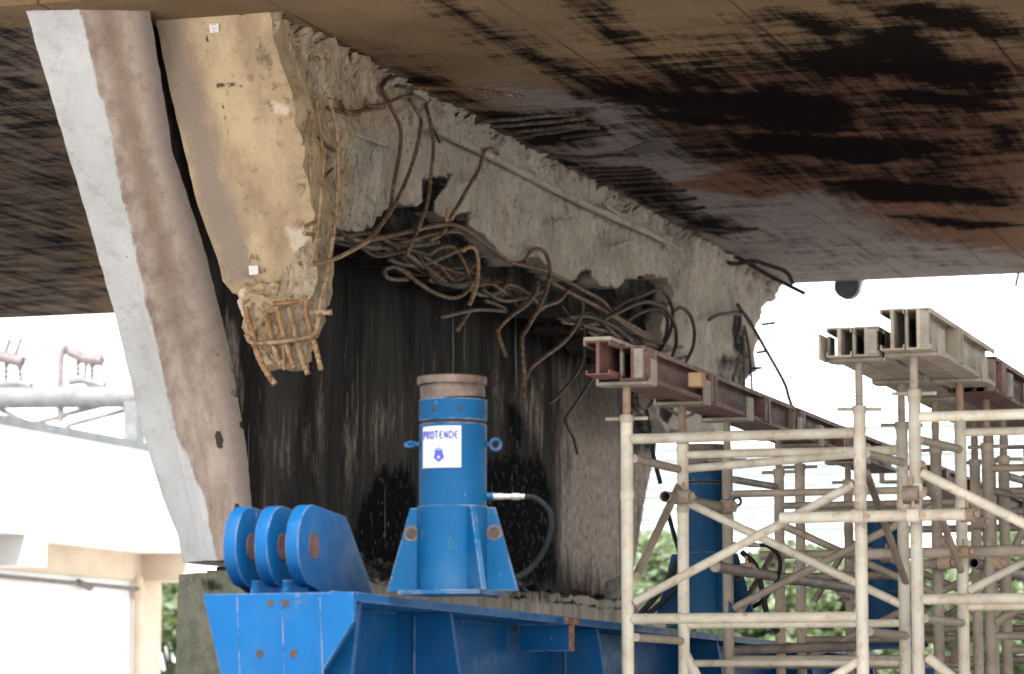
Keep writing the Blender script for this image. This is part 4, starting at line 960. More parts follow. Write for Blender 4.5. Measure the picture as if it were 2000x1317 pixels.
def jack(cx, cy, zb, R_, levels, label, sign=True, dark=False, hose=True):
    """levels: z of top of stand, collar bottom, collar top, ring, cap"""
    zs, zc0, zc1, zr, zt = levels
    P = 'dark_blue_paint' if dark else 'blue_paint'
    j = thing('hydraulic_jack', label, 'hydraulic jack', (cx, cy, zb), 'hydraulic jacks on the blue beam')
    c = Vector((cx, cy, 0)); V = lambda z: Vector((cx, cy, z))
    bm = NB(); tube(bm, [V(zs - .02), V(zc0 - .012)], R_, 48); bev(bm, .005, 2); obj('cylinder', bm, P, j, True, angle=35)
    bm = NB(); tube(bm, [V(zc0 - .011), V(zc0 - .001)], R_ * .95, 40); obj('groove', bm, 'dark_hole', j, True)
    bm = NB(); tube(bm, [V(zc0), V(zc1)], R_ * 1.01, 48); bev(bm, .005, 2); col = obj('collar', bm, P, j, True, angle=35)
    for a in (-150, -105, -60, -15, 60, 150):
        d = Vector((math.cos(math.radians(a)), math.sin(math.radians(a)), 0)); p = V((zc0 + zc1) / 2) + d * R_ * 1.0; bm = NB(); tube(bm, [p, p + d * .0035], .008, 12); obj('spanner_hole', bm, 'dark_hole', col)
    tilt = Vector((-.004, 0, .003))
    bm = NB(); tube(bm, [V(zc1 + .001), V(zr) + tilt], R_ * .96, 48); bev(bm, .004, 2); ram = obj('ram', bm, 'ram_steel', j, True, angle=35)
    bm = NB(); tube(bm, [V(zr + .001) + tilt, V(zt) + tilt], R_ * 1.035, 48); bev(bm, .005, 2); obj('bearing_cap', bm, 'ram_steel', j, True, angle=35)
    # stand: sleeve with fins and base
    bm = NB(); tube(bm, [V(zb + .012), V(zs)], R_ * 1.0 + .006, 48); bev(bm, .003, 1); obj('stand_sleeve', bm, P, j, True, angle=35)
    h = zs - zb
    for a in (188, 8, -43, 94):
        d = Vector((math.cos(math.radians(a)), math.sin(math.radians(a)), 0)); n = Vector((-d.y, d.x, 0)); r0 = R_ * .9; r1 = R_ * 1.28; r2 = R_ * 1.98
        pts = [V(zb + .012) + d * r0, V(zb + .012) + d * r2, V(zs - .004) + d * r1, V(zs - .004) + d * r0]
        bm = NB(); prism(bm, [p - n * .009 for p in pts], n * .018); bev(bm, .002, 1); f = obj('fin', bm, P, j)
        if a in (188, 8):
            p = V(zb + h * .70) + d * (R_ * 1.0 + (R_ * .24 if a == 188 else R_ * .26))
            for nm, rr, mt, e in (('worn_ring', .026, 'ram_steel', .010), ('lifting_hole', .019, 'dark_hole', .0115)):
                bm = NB(); tube(bm, [p - n * e, p + n * e], rr, 24); obj(nm, bm, mt, f)
    bm = NB(); box(bm, (cx - R_ * 1.25, cy - R_ * 1.25, zb), (cx + R_ * 1.25, cy + R_ * 1.25, zb + .0115)); bev(bm, .002, 1); obj('base_plate', bm, P, j)
    # eye bolts
    for sgn in (-1, 1):
        d = RT * sgn; p = V(zc0 - .27 * (zc0 - zs)) + d * R_
        bm = NB(); tube(bm, [p - d * .01, p + d * .012], .008, 10)
        cc = p + d * .03; ax = Vector((0, 0, 1)) if sgn > 0 else (FH * .9 + Vector((0, 0, .45))).normalized(); ay = (d * .94 + FH * .3).normalized()
        ring = [cc + (ax * math.cos(t) + ay * math.sin(t)) * .018 for t in [k * 2 * math.pi / 20 for k in range(21)]]
        tube(bm, ring, .0065, 8, caps=False); obj('eye_bolt', bm, P, j, True)
    if hose:
        p = V(zs + .035) + RT * (R_ - .006); bm = NB(); tube(bm, [p, p + RT * .03], .014, 12); obj('port', bm, P, j, True)
        bm = NB(); rr = [.013, .013, .011, .011, .014, .014, .011, .011]; L_ = [.03, .062, .064, .09, .092, .12, .122, .135]
        tube(bm, [p + RT * l for l in L_], .012, 14, rfun=lambda i: rr[i] * .85); obj('coupling', bm, 'chrome', j, True, angle=30)
        hp = [p + RT * .135, p + RT * .175 + Vector((0, 0, -.006)), p + RT * .215 + Vector((0, .02, -.05)), p + RT * .21 + Vector((0, .05, -.115)), p + RT * .165 + Vector((0, .1, -.19)), p + RT * .10 + Vector((0, .14, -.25)), p + RT * .03 + Vector((0, .17, -.28))]
        bm = NB(); tube(bm, catmull(hp, .01), .0095, 10); obj('hose', bm, 'rubber', j, True)
    if sign:
        a0 = math.degrees(math.atan2(-FH.y, -FH.x)) - 22.5
        zt_, zb_ = zc0 - .024, zc0 - .165
        halfw = .0745
        def cyl(s, z, off):   # s metres along the surface from the sticker centre
            a = math.radians(a0) + s / R_; return Vector((cx + (R_ + off) * math.cos(a), cy + (R_ + off) * math.sin(a), z))
        bm = NB(); fr_, bk = [], []
        for i in range(17):
            s = -halfw + 2 * halfw * i / 16; fr_.append((bm.verts.new(cyl(s, zb_, .0022)), bm.verts.new(cyl(s, zt_, .0022)))); bk.append((bm.verts.new(cyl(s, zb_, -.001)), bm.verts.new(cyl(s, zt_, -.001))))
        for i in range(16):
            bm.faces.new((fr_[i][0], fr_[i + 1][0], fr_[i + 1][1], fr_[i][1])); bm.faces.new((fr_[i][1], fr_[i + 1][1], bk[i + 1][1], bk[i][1])); bm.faces.new((bk[i][0], bk[i + 1][0], fr_[i + 1][0], fr_[i][0]))
        for i in (0, 16): bm.faces.new((fr_[i][0], fr_[i][1], bk[i][1], bk[i][0]))
        bmesh.ops.recalc_face_normals(bm, faces=bm.faces); stk = obj('sticker', bm, 'sticker', j, True, angle=30)
        bm = NB(); x = -halfw + .0085; H_ = .0245; W_ = .0165
        for ch in 'PROTENDE':
            for st_ in glyph(ch):
                tube(bm, [cyl(x + u * W_, zt_ - .042 + v * H_, .0036) for u, v in st_], .0024, 5)
            x += .0170
        obj('lettering', bm, 'ink', stk)
        bm = NB(); zc = zb_ + .040; pen = [(.0215 * math.sin(k * 2 * math.pi / 5 + math.pi), -.0215 * math.cos(k * 2 * math.pi / 5 + math.pi)) for k in range(5)]
        pen = [(a * .95, -b) for a, b in pen]
        vs = [bm.verts.new(cyl(a, zc + b, .0054)) for a, b in pen]; bm.faces.new(vs)
        obj('emblem', bm, 'ink', stk)
        bm = NB(); vs = [bm.verts.new(cyl(a, zc + b, .0062)) for a, b in ((-.005, -.009), (.005, -.009), (0, .002))]; bm.faces.new(vs); obj('emblem_mark', bm, 'sticker', stk)
        for dz, sx, rr in ((.018, .018, .0020), (.0225, .014, .0014), (.026, .010, .0010)):
            bm = NB(); tube(bm, [cyl(-sx + sx * k / 3, zc + dz + .002 - .002 * abs(k - 3) / 3, .003) for k in range(7)], rr, 5); obj('emblem_ray', bm, 'ink_soft', stk)
        bm = NB(); x = -.005
        for ch in '01':
            for st_ in glyph(ch): tube(bm, [Vector((cx + (R_ + .0075) * math.cos(math.radians(a0 + 20) + (x + u * .02) / R_), cy + (R_ + .0075) * math.sin(math.radians(a0 + 20) + (x + u * .02) / R_), zb + h * .48 + v * .045)) for u, v in st_], .0016, 5)
            x += .022
        obj('painted_number', bm, 'green_mark', j)
    return j
JX = hy(882, 1172, hx(882, 1172, BXR - .27).y).x
jy = hz(884, 1168, bz(YB + 1.6)); JX = jy.x; JY = jy.y; JB = bz(JY) + .001
zof = lambda py, px=880: hy(px, py, JY).z
jr = 66 / FPX * ((Vector((JX, JY, 0)) - Vector((0, 0, 0))).dot(FH))
print('jack', JX, JY, JB, jr)
lev = [zof(990), zof(824), zof(783), zof(755), zof(740)]
jack(JX, JY, JB, jr, lev, 'bright blue hydraulic jack with a white sticker and rusty cap, nearest of the three')
J2 = hx(1378, 1235, JX); dz = bz(J2.y) - bz(JY)
lv2 = [l + dz for l in lev]; t2 = hy(1378, 908, J2.y).z; sc2 = (t2 - (JB + dz)) / (lev[2] - JB)
lv2 = [JB + dz + (l - JB) * sc2 for l in lev]
jack(JX, J2.y, JB + dz, jr, lv2, 'dark blue hydraulic jack standing behind the scaffold between two pale posts, without sticker', sign=False, dark=True)
J3 = hx(1735, 1260, JX); dz = bz(J3.y) - bz(JY)
jack(JX, J3.y, JB + dz, jr, [JB + dz + (l - JB) * sc2 for l in lev], 'farthest dark blue hydraulic jack, mostly hidden behind the scaffold tubes', sign=False, dark=True, hose=False)
# hoses beside the second jack
for q in ([(1330, 1085), (1300, 1140), (1268, 1180), (1250, 1200)], [(1325, 1145), (1290, 1180), (1265, 1200)], [(1448, 1078), (1475, 1105), (1490, 1160), (1500, 1210), (1520, 1235)]):
    bm = NB(); pts = catmull([hy(a, b, J2.y - .1) for a, b in q], .02); tube(bm, pts, .013, 8)
    o = obj('hydraulic_hose', bm, 'rubber', None, True, loc=pts[-1])
    tag(o, {1330: 'black hydraulic hose sagging left of the dark blue jack, upper one', 1325: 'short black hydraulic hose left of the dark blue jack, lower one', 1448: 'black hydraulic hose curving down right of the dark blue jack'}[q[0][0]], 'hose', 'hydraulic hoses at the second jack')

# ------------------------------------------------------------------ scaffold
RP = .0242
PA = at(1225, 12.0)
def YX(px_left, Y):   # x of the pixel column on plane Y
    return hy(px_left, 1000, Y).x
XA = PA.x; YA = PA.y
XF = hy(1681, 1000, YA).x
ROWY = {1: YA}
for k, px in ((2, 1334), (3, 1421), (4, 1522), (5, 1563), (6, 1657), (7, 1760), (8, 1850)):
    ROWY[k] = hx(px, 1000, XA).y
GX = hy(1789, 1000, YA).x; GXR = GX + (XF - XA)
GROW = {1: YA}
for k, px in ((2, 1878), (3, 1930), (4, 1962)): GROW[k] = hx(px, 1000, GX).y
print('rows', ROWY, GROW, XF - XA)
def zpy(py, px, Y): return hy(px, py, Y).z
def joint(bm, p, q, r): tube(bm, [p, q], r, 12)
SC_LABEL = {}
def frame(label, Y, xl, xr, zl, zr, ledg, braces, mat, group, collars=(2.42, 1.3)):
    f = thing('scaffold_bay', label, 'scaffolding', ((xl + xr) / 2, Y, 0), group)
    for x, zt in ((xl, zl), (xr, zr)):
        bm = NB(); tube(bm, [(x, Y, .012), (x, Y, zt)], RP, 16)
        obj('post', bm, mat, f, True, angle=50)
        for cz in collars:
            bm = NB(); tube(bm, [(x, Y, cz - .018), (x, Y, cz + .018)], RP + .0028, 16); obj('collar', bm, mat, f, True, angle=50)
        bm = NB(); box(bm, (x - .07, Y - .07, 0.002), (x + .07, Y + .07, .011)); obj('foot_plate', bm, 'dark_steel', f)
    for a in ledg:
        z, r = a[0], a[1]; z2_ = a[2] if len(a) > 2 else z
        bm = NB(); tube(bm, [(xl + RP * .8, Y, z), (xr - RP * .8, Y, z2_)], r, 14)
        obj('ledger', bm, mat, f, True, angle=50)
    for (x0, z0, x1, z1, r) in braces:
        bm = NB(); tube(bm, [(x0, Y, z0), (x1, Y, z1)], r, 12); obj('brace', bm, mat, f, True, angle=50)
    return f
def lz(py, k, px): return zpy(py, px, ROWY[k])
def br(k, p0, p1, r=.0175):
    a = hy(p0[0], p0[1], ROWY[k]); b = hy(p1[0], p1[1], ROWY[k]); return (a.x, a.z, b.x, b.z, r)
def gbr(k, p0, p1, r=.0175):
    a = hy(p0[0], p0[1], GROW[k]); b = hy(p1[0], p1[1], GROW[k]); return (a.x, a.z, b.x, b.z, r)
G1, G2_ = 'scaffold frames of the left tower', 'scaffold frames of the right tower'
frame('cream scaffold frame nearest to the blue jack, front of the left tower', ROWY[1], XA, XF, lz(826, 1, 1225), lz(808, 1, 1675), [(lz(858, 1, 1230), .0205), (lz(1209, 1, 1240), .0205), (1.15, .02), (.45, .02)],
      [br(1, (1239, 1176), (1668, 946)), br(1, (1690, 1283), (1600, 1340))], 'cream_steel', G1)
frame('dusty scaffold frame, second from the front in the left tower', ROWY[2], XA, XF, lz(868, 2, 1333), lz(838, 2, 1764), [(lz(889, 2, 1340), .0175), (lz(916, 2, 1340), .0175, lz(880, 2, 1764)), (lz(1221, 2, 1345), .0165), (lz(1296, 2, 1345), .015), (.5, .02)],
      [br(2, (1343, 982), (1762, 1182)), br(2, (1334, 1270), (1365, 1330), .022)], 'cream_steel', G1)
frame('grimy scaffold frame, third from the front in the left tower', ROWY[3], XA, XF, lz(906, 3, 1421), lz(886, 3, 1835), [(lz(965, 3, 1430), .0155), (lz(1288, 3, 1435), .0165), (1.2, .02)], [br(3, (1433, 1188), (1830, 985))], 'dusty_steel', G1)
frame('dull scaffold frame behind the second blue jack in the left tower', ROWY[4], XA, XF, lz(929, 4, 1522), lz(910, 4, 1915), [(lz(988, 4, 1530), .016), (lz(1300, 4, 1530), .017), (1.1, .02)], [br(4, (1528, 1026), (1915, 1200))], 'dusty_steel', G1, (2.2, 1.3))
frame('dull thin looking scaffold frame, fifth from the front in the left tower', ROWY[5], XA, XF, lz(919, 5, 1563), 2.74, [(lz(1000, 5, 1563), .016), (lz(1250, 5, 1563), .017)], [br(5, (1570, 1290), (1950, 1100))], 'dusty_steel', G1, (2.2, 1.3))
frame('dark weathered scaffold frame, second from the back in the left tower', ROWY[6], XA, XF, lz(948, 6, 1657), 2.74, [(lz(1005, 6, 1657), .02), (lz(1290, 6, 1657), .02)], [br(6, (1662, 1060), (2010, 1210))], 'dark_steel', G1, (2.2, 1.3))
frame('darkest scaffold frame at the back of the left tower', ROWY[7], XA, XF, 2.72, 2.72, [(lz(1035, 7, 1760), .02), (lz(1230, 7, 1760), .02)], [br(7, (1765, 1250), (2060, 1080))], 'dark_steel', G1, (2.2, 1.3))
gz = lambda py, k, px: zpy(py, px, GROW[k])
frame('cream scaffold frame at the front of the right tower, thick pale post mid picture', GROW[1], GX, GXR, gz(777, 1, 1786), gz(765, 1, 2200), [(gz(815, 1, 1800), .0205), (gz(1171, 1, 1805), .0205), (1.1, .02)],
      [gbr(1, (1800, 924), (2200, 1122), .0195), gbr(1, (1812, 1284), (1900, 1355), .0195)], 'cream_steel', G2_)
frame('dusty scaffold frame, second from the front in the right tower', GROW[2], GX, GXR, gz(820, 2, 1878), gz(812, 2, 2280), [(gz(845, 2, 1885), .0175), (gz(1185, 2, 1890), .0175), (1.2, .02)], [gbr(2, (1892, 1154), (2280, 950))], 'cream_steel', G2_)
frame('dusty scaffold frame with collared post top, third in the right tower', GROW[3], GX, GXR, gz(880, 3, 1930), gz(872, 3, 2330), [(gz(915, 3, 1940), .0165), (gz(1243, 3, 1940), .0165), (1.2, .02)], [gbr(3, (1945, 1215), (2330, 1000))], 'dusty_steel', G2_)
frame('grimy scaffold frame at the back of the right tower by the picture edge', GROW[4], GX, GXR, gz(904, 4, 1960), gz(895, 4, 2350), [(gz(960, 4, 1960), .0165), (gz(1270, 4, 1965), .0165)], [gbr(4, (1968, 1010), (2350, 1200))], 'dusty_steel', G2_)

# side tubes tying the frames together
def tie(label, p0, y0, p1, y1, r, mat, group='side tubes between the scaffold frames', hollow=0.0, name='scaffold_tube'):
    a = hy(p0[0], p0[1], y0); b = hy(p1[0], p1[1], y1)
    bm = NB(); tube(bm, [a, a.lerp(b, .5), b], r, 14, hollow=hollow); o = obj(name, bm, mat, None, True, loc=a, angle=50); return tag(o, label, 'scaffold tube', group)
R1, R2, R3, R4, R6 = (ROWY[k] for k in (1, 2, 3, 4, 6))
tie('short dusty tie tube high between the two leftmost scaffold posts', (1238, 896), R1, (1326, 917), R2, .0165, 'dusty_steel')
tie('short dusty tie tube low between the two leftmost scaffold posts', (1242, 1245), R1, (1332, 1252), R2, .0165, 'dusty_steel')
tie('slanting tie tube between the two leftmost scaffold posts, in front of the green trees', (1243, 1126), R1, (1326, 950), R2, .0165, 'dusty_steel')
tie('short tie tube under the middle steel beam, near the top of its tower', (1692, 886), R1, (1764, 904), R2, .0165, 'dusty_steel')
tie('short tie tube low down in front of the farthest blue jack', (1698, 1234), R1, (1770, 1242), R2, .0165, 'dusty_steel')
tie('dark slanting tie tube just left of the thick middle post', (1692, 922), R1, (1770, 1140), R2, .0145, 'dark_steel')
tie('short tie tube beneath the right steel beam, high on the right tower', (1796, 859), GROW[1], (1874, 878), GROW[2], .0165, 'dusty_steel')
tie('short dark tie tube low on the right tower', (1806, 1208), GROW[1], (1880, 1217), GROW[2], .0165, 'dusty_steel')
tie('dark slanting tie tube just right of the thick middle post', (1800, 906), GROW[1], (1878, 1118), GROW[2], .0145, 'dark_steel')
tie('dark tie tube right of the second blue jack top', (1432, 937), R3, (1516, 951), R4, .0155, 'dark_steel')
tie('dark slanting tie tube behind the loose brown pipe', (1518, 1068), R4, (1446, 1195), R3, .0165, 'dark_steel')
tie('dark slanting strut far back under the middle beam', (1590, 1175), R6, (1646, 1082), R6, .0165, 'dark_steel')
tie('dark tie tube at the right edge, upper one of two', (1932, 958), GROW[3], (2010, 971), GROW[3] + .9, .0165, 'dark_steel')
tie('dark tie tube at the right edge, above the other, further back', (1968, 930), GROW[4], (2015, 944), GROW[4] + .9, .0165, 'dark_steel')
tie('dark slanting strut rising at the right edge of the picture', (1975, 1085), GROW[3], (2010, 1010), GROW[3], .0165, 'dark_steel')
tie('low dark strut near the right edge below the open pipe end', (1862, 1290), GROW[3], (1890, 1180), GROW[2], .0165, 'dark_steel')
# loose clamped pipes
LP_ = 'loose pipes clamped to the scaffold'
tie('cream pipe clamped level across the two thick middle posts', (1524, 1012), R1 - .06, (1884, 1005), R1 - .06, .0222, 'cream_steel', LP_)
tie('dusty level pipe behind the thick middle post, running to the right edge', (1690, 1083), R2 + .06, (2060, 1074), R2 + .06, .0235, 'dusty_steel', LP_)
tie('dusty level pipe with blunt end, right of the second blue jack', (1484, 1085), R4 - .055, (1700, 1080), R4 - .055, .0195, 'dusty_steel', LP_)
yq = at(1397, 12.9)
def yz(px, py, x): q = hx(px, py, x); return q
a = hy(1397, 1107, at(1397, 12.75).y); b = hx(1676, 1152, a.x)
bm = NB(); tube(bm, [a, a.lerp(b, .5), b], .0235, 16); o = obj('scaffold_tube', bm, 'dark_steel', None, True, loc=a, angle=50); tag(o, 'dark brown pipe with a pale blunt end crossing in front of the second blue jack', 'scaffold tube', LP_)
bm = NB(); dd = (b - a).normalized(); tube(bm, [a - dd * .003, a - dd * .0005], .0225, 16); obj('end_cap', bm, 'dusty_steel', o)
tie('dark open ended pipe lying level over the far end of the blue beam', (1436, 1270), R3 + .35, (1672, 1262), R3 + .35, .0225, 'dark_steel', LP_, hollow=.004)
c1 = hy(1299, 970, R2 - .22); c2 = hx(1420, 993, c1.x)
bm = NB(); tube(bm, [c1, c1.lerp(c2, .5), c2], .024, 16, hollow=.004); o = obj('scaffold_tube', bm, 'dusty_steel', None, True, loc=c1, angle=50); tag(o, 'open pipe end beside the pier, hollow mouth facing the viewer', 'scaffold tube', LP_)
c1 = hy(1902, 1100, R3); c2 = c1 + Vector((0, 2.0, 0))
bm = NB(); tube(bm, [c1, c1.lerp(c2, .5), c2], .0235, 16, hollow=.004); o = obj('scaffold_tube', bm, 'dark_steel', None, True, loc=c1, angle=50); tag(o, 'open pipe end on the right tower, hollow mouth facing the viewer', 'scaffold tube', LP_)
tie('dark level pipe between the middle and right posts, clamped at both ends', (1800, 1102), R3 - .05, (1884, 1101), R3 - .05, .021, 'dark_steel', LP_)
tie('dark level pipe far back right of the thick middle post', (1560, 1128), R6 - .06, (1740, 1124), R6 - .06, .0215, 'dark_steel', LP_)
tie('dusty level pipe low on the left tower, resting over the blue beam', (1440, 1300), R4 + .3, (1800, 1291), R4 + .3, .021, 'dusty_steel', LP_)
# right angle clamps
CL = 'pipe clamps on the scaffold'
def clamp(label, px, py, Y, mat='dark_steel', s=1.0):
    c = hy(px, py, Y); k = thing('pipe_clamp', label, 'clamp', c, CL)
    bm = NB(); tube(bm, [c + Vector((0, 0, -.022 * s)), c + Vector((0, 0, .022 * s))], .033 * s, 14); bev(bm, .004, 1); obj('band', bm, mat, k, True, angle=40)
    bm = NB(); tube(bm, [c + Vector((-.026 * s, -.038 * s, 0)), c + Vector((.026 * s, -.038 * s, 0))], .030 * s, 14); obj('saddle', bm, mat, k, True, angle=40)
    bm = NB(); d = c + Vector((.042 * s, -.02 * s, 0)); tube(bm, [d, d + Vector((0, -.045 * s, 0))], .007 * s, 8); tube(bm, [d + Vector((0, -.030 * s, 0)), d + Vector((0, -.046 * s, 0))], .013 * s, 6)
    obj('bolt', bm, 'screw_steel', k, True, angle=40)
    bm = NB(); d = c + Vector((-.0, -.05 * s, .03 * s)); tube(bm, [d, d + Vector((0, 0, .03 * s))], .007 * s, 8); obj('bolt', bm, 'screw_steel', k, True, angle=40)
clamp('cream clamp where the level cream pipe crosses the left thick post', 1680, 1010, R1 - .03, 'cream_steel', .9)
clamp('cream clamp where the level cream pipe crosses the thick middle post', 1788, 1008, R1 - .03, 'cream_steel', .9)
clamp('dark brown clamp high on the thick middle post', 1784, 968, R1 + .02, 'dark_steel', 1.15)
clamp('rusty clamp at the right end of the level cream pipe', 1893, 1007, R2 - .03, 'screw_steel', 1.0)
clamp('dark clamp right of the level cream pipe end', 1915, 1022, R3 - .05, 'dark_steel', 1.05)
clamp('dusty clamp near the hollow pipe mouth beside the pier', 1341, 972, R2 - .03, 'dusty_steel', 1.0)
clamp('dusty clamp at the upper right of the second blue jack', 1424, 990, R3 - .03, 'dusty_steel', 1.0)
clamp('rusty clamp on the dark brown pipe in front of the second blue jack', 1462, 1112, R3 - .1, 'screw_steel', .9)
clamp('dark clamp at the right end of the dark brown pipe', 1556, 1132, R4 + .05, 'dark_steel', 1.0)
clamp('rusty clamp on the right tower, left of the open pipe end', 1848, 1100, R3 - .04, 'screw_steel', 1.0)
clamp('rusty clamp on the right tower, right of the open pipe end', 1945, 1100, R3 + .1, 'screw_steel', 1.0)
clamp('dark clamp on the level pipe behind the thick middle post', 1886, 1079, R2 + .03, 'screw_steel', .85)
clamp('dark clamp low behind the left thick post', 1655, 1160, R6 - .03, 'dark_steel', 1.0)
clamp('dark clamp far back between the two thick posts', 1735, 1088, R4 + .3, 'dark_steel', 1.0)
clamp('dark clamp on the right tower just under the level pipe', 1840, 1060, R3 + .05, 'dark_steel', 1.0)

# screw jacks
SJ = 'screw jacks on the scaffold posts'
def screw(label, x, Y, z0, z1, mat='screw_steel', rot=0.0, plate=True):
    k = thing('screw_jack', label, 'screw jack', (x, Y, z0), SJ)
    pts = []; n = max(6, int((z1 - z0) / .005))
    bm = NB(); tube(bm, [(x, Y, z0 - .08 + (z1 - z0 + .08) * i / n) for i in range(n + 1)], .0155, 10, rfun=lambda i: .0172 if i % 2 else .0145); obj('screw', bm, mat, k, True, angle=80)
    bm = NB(); tube(bm, [(x, Y, z0 + .0), (x, Y, z0 + .03)], .028, 12)
    d = Vector((math.cos(rot), math.sin(rot), 0))
    for s in (-1, 1): tube(bm, [Vector((x, Y, z0 + .016)) + d * s * .02, Vector((x, Y, z0 + .016)) + d * s * .085], .0075, 8)
    obj('wing_nut', bm, 'dusty_steel' if mat != 'dark_steel' else mat, k, True, angle=40)
    if plate:
        bm = NB(); box(bm, (x - .10, Y - .06, z1 - .012), (x + .10, Y + .06, z1 - .0005))
        box(bm, (x - .112, Y - .045, z1 - .012), (x - .1005, Y + .045, z1 + .09)); box(bm, (x + .1005, Y - .045, z1 - .012), (x + .112, Y + .045, z1 + .09)); obj('fork_head', bm, 'beige_beam', k)
B1Z = hy(1216, 746, YA - .05).z; B2Z = hy(1672, 700, YA - .05).z; B3Z = hy(1766, 690, YA - .05).z
print('beam z', B1Z, B2Z, B3Z)
names1 = ['front left', 'second left', 'third left', 'fourth left', 'fifth left', 'sixth left', 'seventh left']
wh = ['the front frame', 'the second frame', 'the third frame', 'the fourth frame', 'the fifth frame', 'the sixth frame', 'the rearmost frame']
tops_l = [lz(826, 1, 1225), lz(868, 2, 1333), lz(906, 3, 1421), lz(929, 4, 1522), lz(919, 5, 1563), lz(948, 6, 1657), 2.72]
tops_r = [lz(808, 1, 1675), lz(838, 2, 1764), lz(886, 3, 1835), lz(910, 4, 1915), 2.74, 2.74, 2.72]
for k in range(7):
    screw('rusty screw jack holding the lower left beam on ' + wh[k] + ', counted from the viewer', XA, ROWY[k + 1], tops_l[k], B1Z, 'screw_steel' if k < 2 else 'dusty_steel', RND.uniform(-.3, .4))
    if k < 6: screw('dusty screw jack holding the middle beam on ' + wh[k] + ', counted from the viewer', XF, ROWY[k + 1], tops_r[k], B2Z, 'dusty_steel', RND.uniform(-.3, .4))
gt = [gz(777, 1, 1786), gz(820, 2, 1878), gz(880, 3, 1930), gz(904, 4, 1960)]
for k in range(4):
    screw('screw jack under the highest right beam on ' + ['the front frame', 'the second frame', 'the third frame', 'the last frame'][k] + ' of the right tower', GX, GROW[k + 1], gt[k], B3Z, ['dusty_steel', 'screw_steel', 'screw_steel', 'dusty_steel'][k], RND.uniform(-.3, .4))

# header beams
HB = 'steel header beams on the scaffold'
def hbeam(label, x, z0, h, y0, y1, mat, half=.10, stiff=.62, first=.25, left_y0=None, left_mat=None):
    b = thing('header_beam', label, 'steel beam', (x, y0, z0), HB)
    for s, yy0 in ((-1, left_y0 if left_y0 is not None else y0), (1, y0)):
        xc = x + s * (half * .5); w = half * .47; t = .0065; zo = .012 if (s < 0 and left_y0 is not None) else .001
        # twin channels back to back with lipped flanges
        prof = [(-w, 0), (w, 0), (w, .020), (w - t, .020), (w - t, t), (t * 1.1, t), (t * 1.1, h - t), (w - t, h - t), (w - t, h - .020), (w, h - .020), (w, h), (-w, h), (-w, h - .020), (-w + t, h - .020), (-w + t, h - t), (-t * 1.1, h - t), (-t * 1.1, t), (-w + t, t), (-w + t, .020), (-w, .020)]
        bm = NB(); prism(bm, [(xc + a, yy0, z0 + zo + q) for a, q in prof], (0, y1 - yy0, 0)); bev(bm, .0015, 1)
        obj('channel_pair', bm, left_mat if (s < 0 and left_mat) else mat, b)
    yy = y0 + first; k = 0; stiff *= 1.45
    while yy < y1 - .1:
        bm = NB(); box(bm, (x + half * .5 + .009, yy, z0 + .010), (x + half + .006, yy + .05, z0 + h - .010)); box(bm, (x + half * .5 + .009, yy + .085, z0 + .010), (x + half + .003, yy + .125, z0 + h - .010)); obj('stiffener', bm, mat, b)
        yy += stiff; k += 1
    bm = NB(); box(bm, (x - half * .06, y0 + .03, z0 + .002), (x + half * .06, y0 + .055, z0 + h - .003)); box(bm, (x + half * .52, y0 + .001, z0 + .009), (x + half * .9, y0 + .03, z0 + h - .009)); obj('end_spacer', bm, 'beige_beam', b)
    return b
h1 = hy(1240, 676, YA - .1).z - B1Z
yE = hx(1752, 905, XA + .09).y; yM = hx(1550, 800, XA + .09).y
b1 = hbeam('maroon steel beam on the left tower, lowest of the beams, nearest length', XA, B1Z, h1, YA - .10, yM - .01, 'maroon_steel', .105, .66, .03, left_y0=YA - .22, left_mat='maroon_steel')
p = Vector((XA - .0525, YA - .225, B1Z + h1 + .0125)); bm = NB(); box(bm, (p.x - .055, p.y, p.z), (p.x + .055, p.y + .5, p.z + .014)); box(bm, (p.x - .055, p.y, p.z - .02), (p.x - .0505, p.y + .5, p.z - .0005)); obj('cap_plate', bm, 'beige_beam', b1)
yw = hx(1354, 755, XA + .12).y; bm = NB(); box(bm, (XA + .113, yw - .05, B1Z + .035), (XA + .165, yw + .03, B1Z + .09)); bev(bm, .004, 1); wb = obj('wood_block', bm, 'wood', None, loc=(XA + .12, yw, B1Z + .03)); tag(wb, 'square wooden block wedged against the side of the maroon beam', 'wood block')
hbeam('brown steel beam on the left tower, second length behind the maroon one', XA, B1Z, h1, yM + .02, yE, 'maroon_steel', .105, .66, .03)
hbeam('low brown steel beam far back, seen between the right tower posts', XA, B1Z, h1, hx(1800, 930, XA).y, hx(1800, 930, XA).y + 5, 'maroon_steel', .105, .7, .2)
h2 = hy(1650, 640, YA - .1).z - B2Z
hbeam('dark beige steel beam on the middle posts with an upright bracket at its end', XF, B2Z, h2, YA - .11, YA + 3.4, 'beige_beam', .105, .7, .5)
bm = NB(); x = XF - .112; box(bm, (x - .010, YA - .16, B2Z - .012), (x - .001, YA - .04, B2Z + .085)); bk = obj('beam_bracket', bm, 'beige_beam', None, loc=(x, YA - .1, B2Z)); tag(bk, 'small upright steel bracket at the left end of the middle beam', 'bracket')
h3 = hy(1745, 606, YA - .12).z - B3Z
yN = hx(1946, 730, GX + .1).y
hbeam('highest beige steel beam on the right tower, nearest length', GX, B3Z, h3, YA - .16, yN - .01, 'beige_beam', .10, .62, .55)
hbeam('maroon steel beam continuing the highest beam to the right edge', GX, B3Z - .02, h3 * .97, yN + .02, yN + 4, 'maroon_steel', .10, .62, .1)
hbeam('beige steel beam of the far right posts, mostly outside the picture', GXR, B3Z - .06, h3, YA + .8, YA + 5, 'beige_beam', .10, .62, .1)
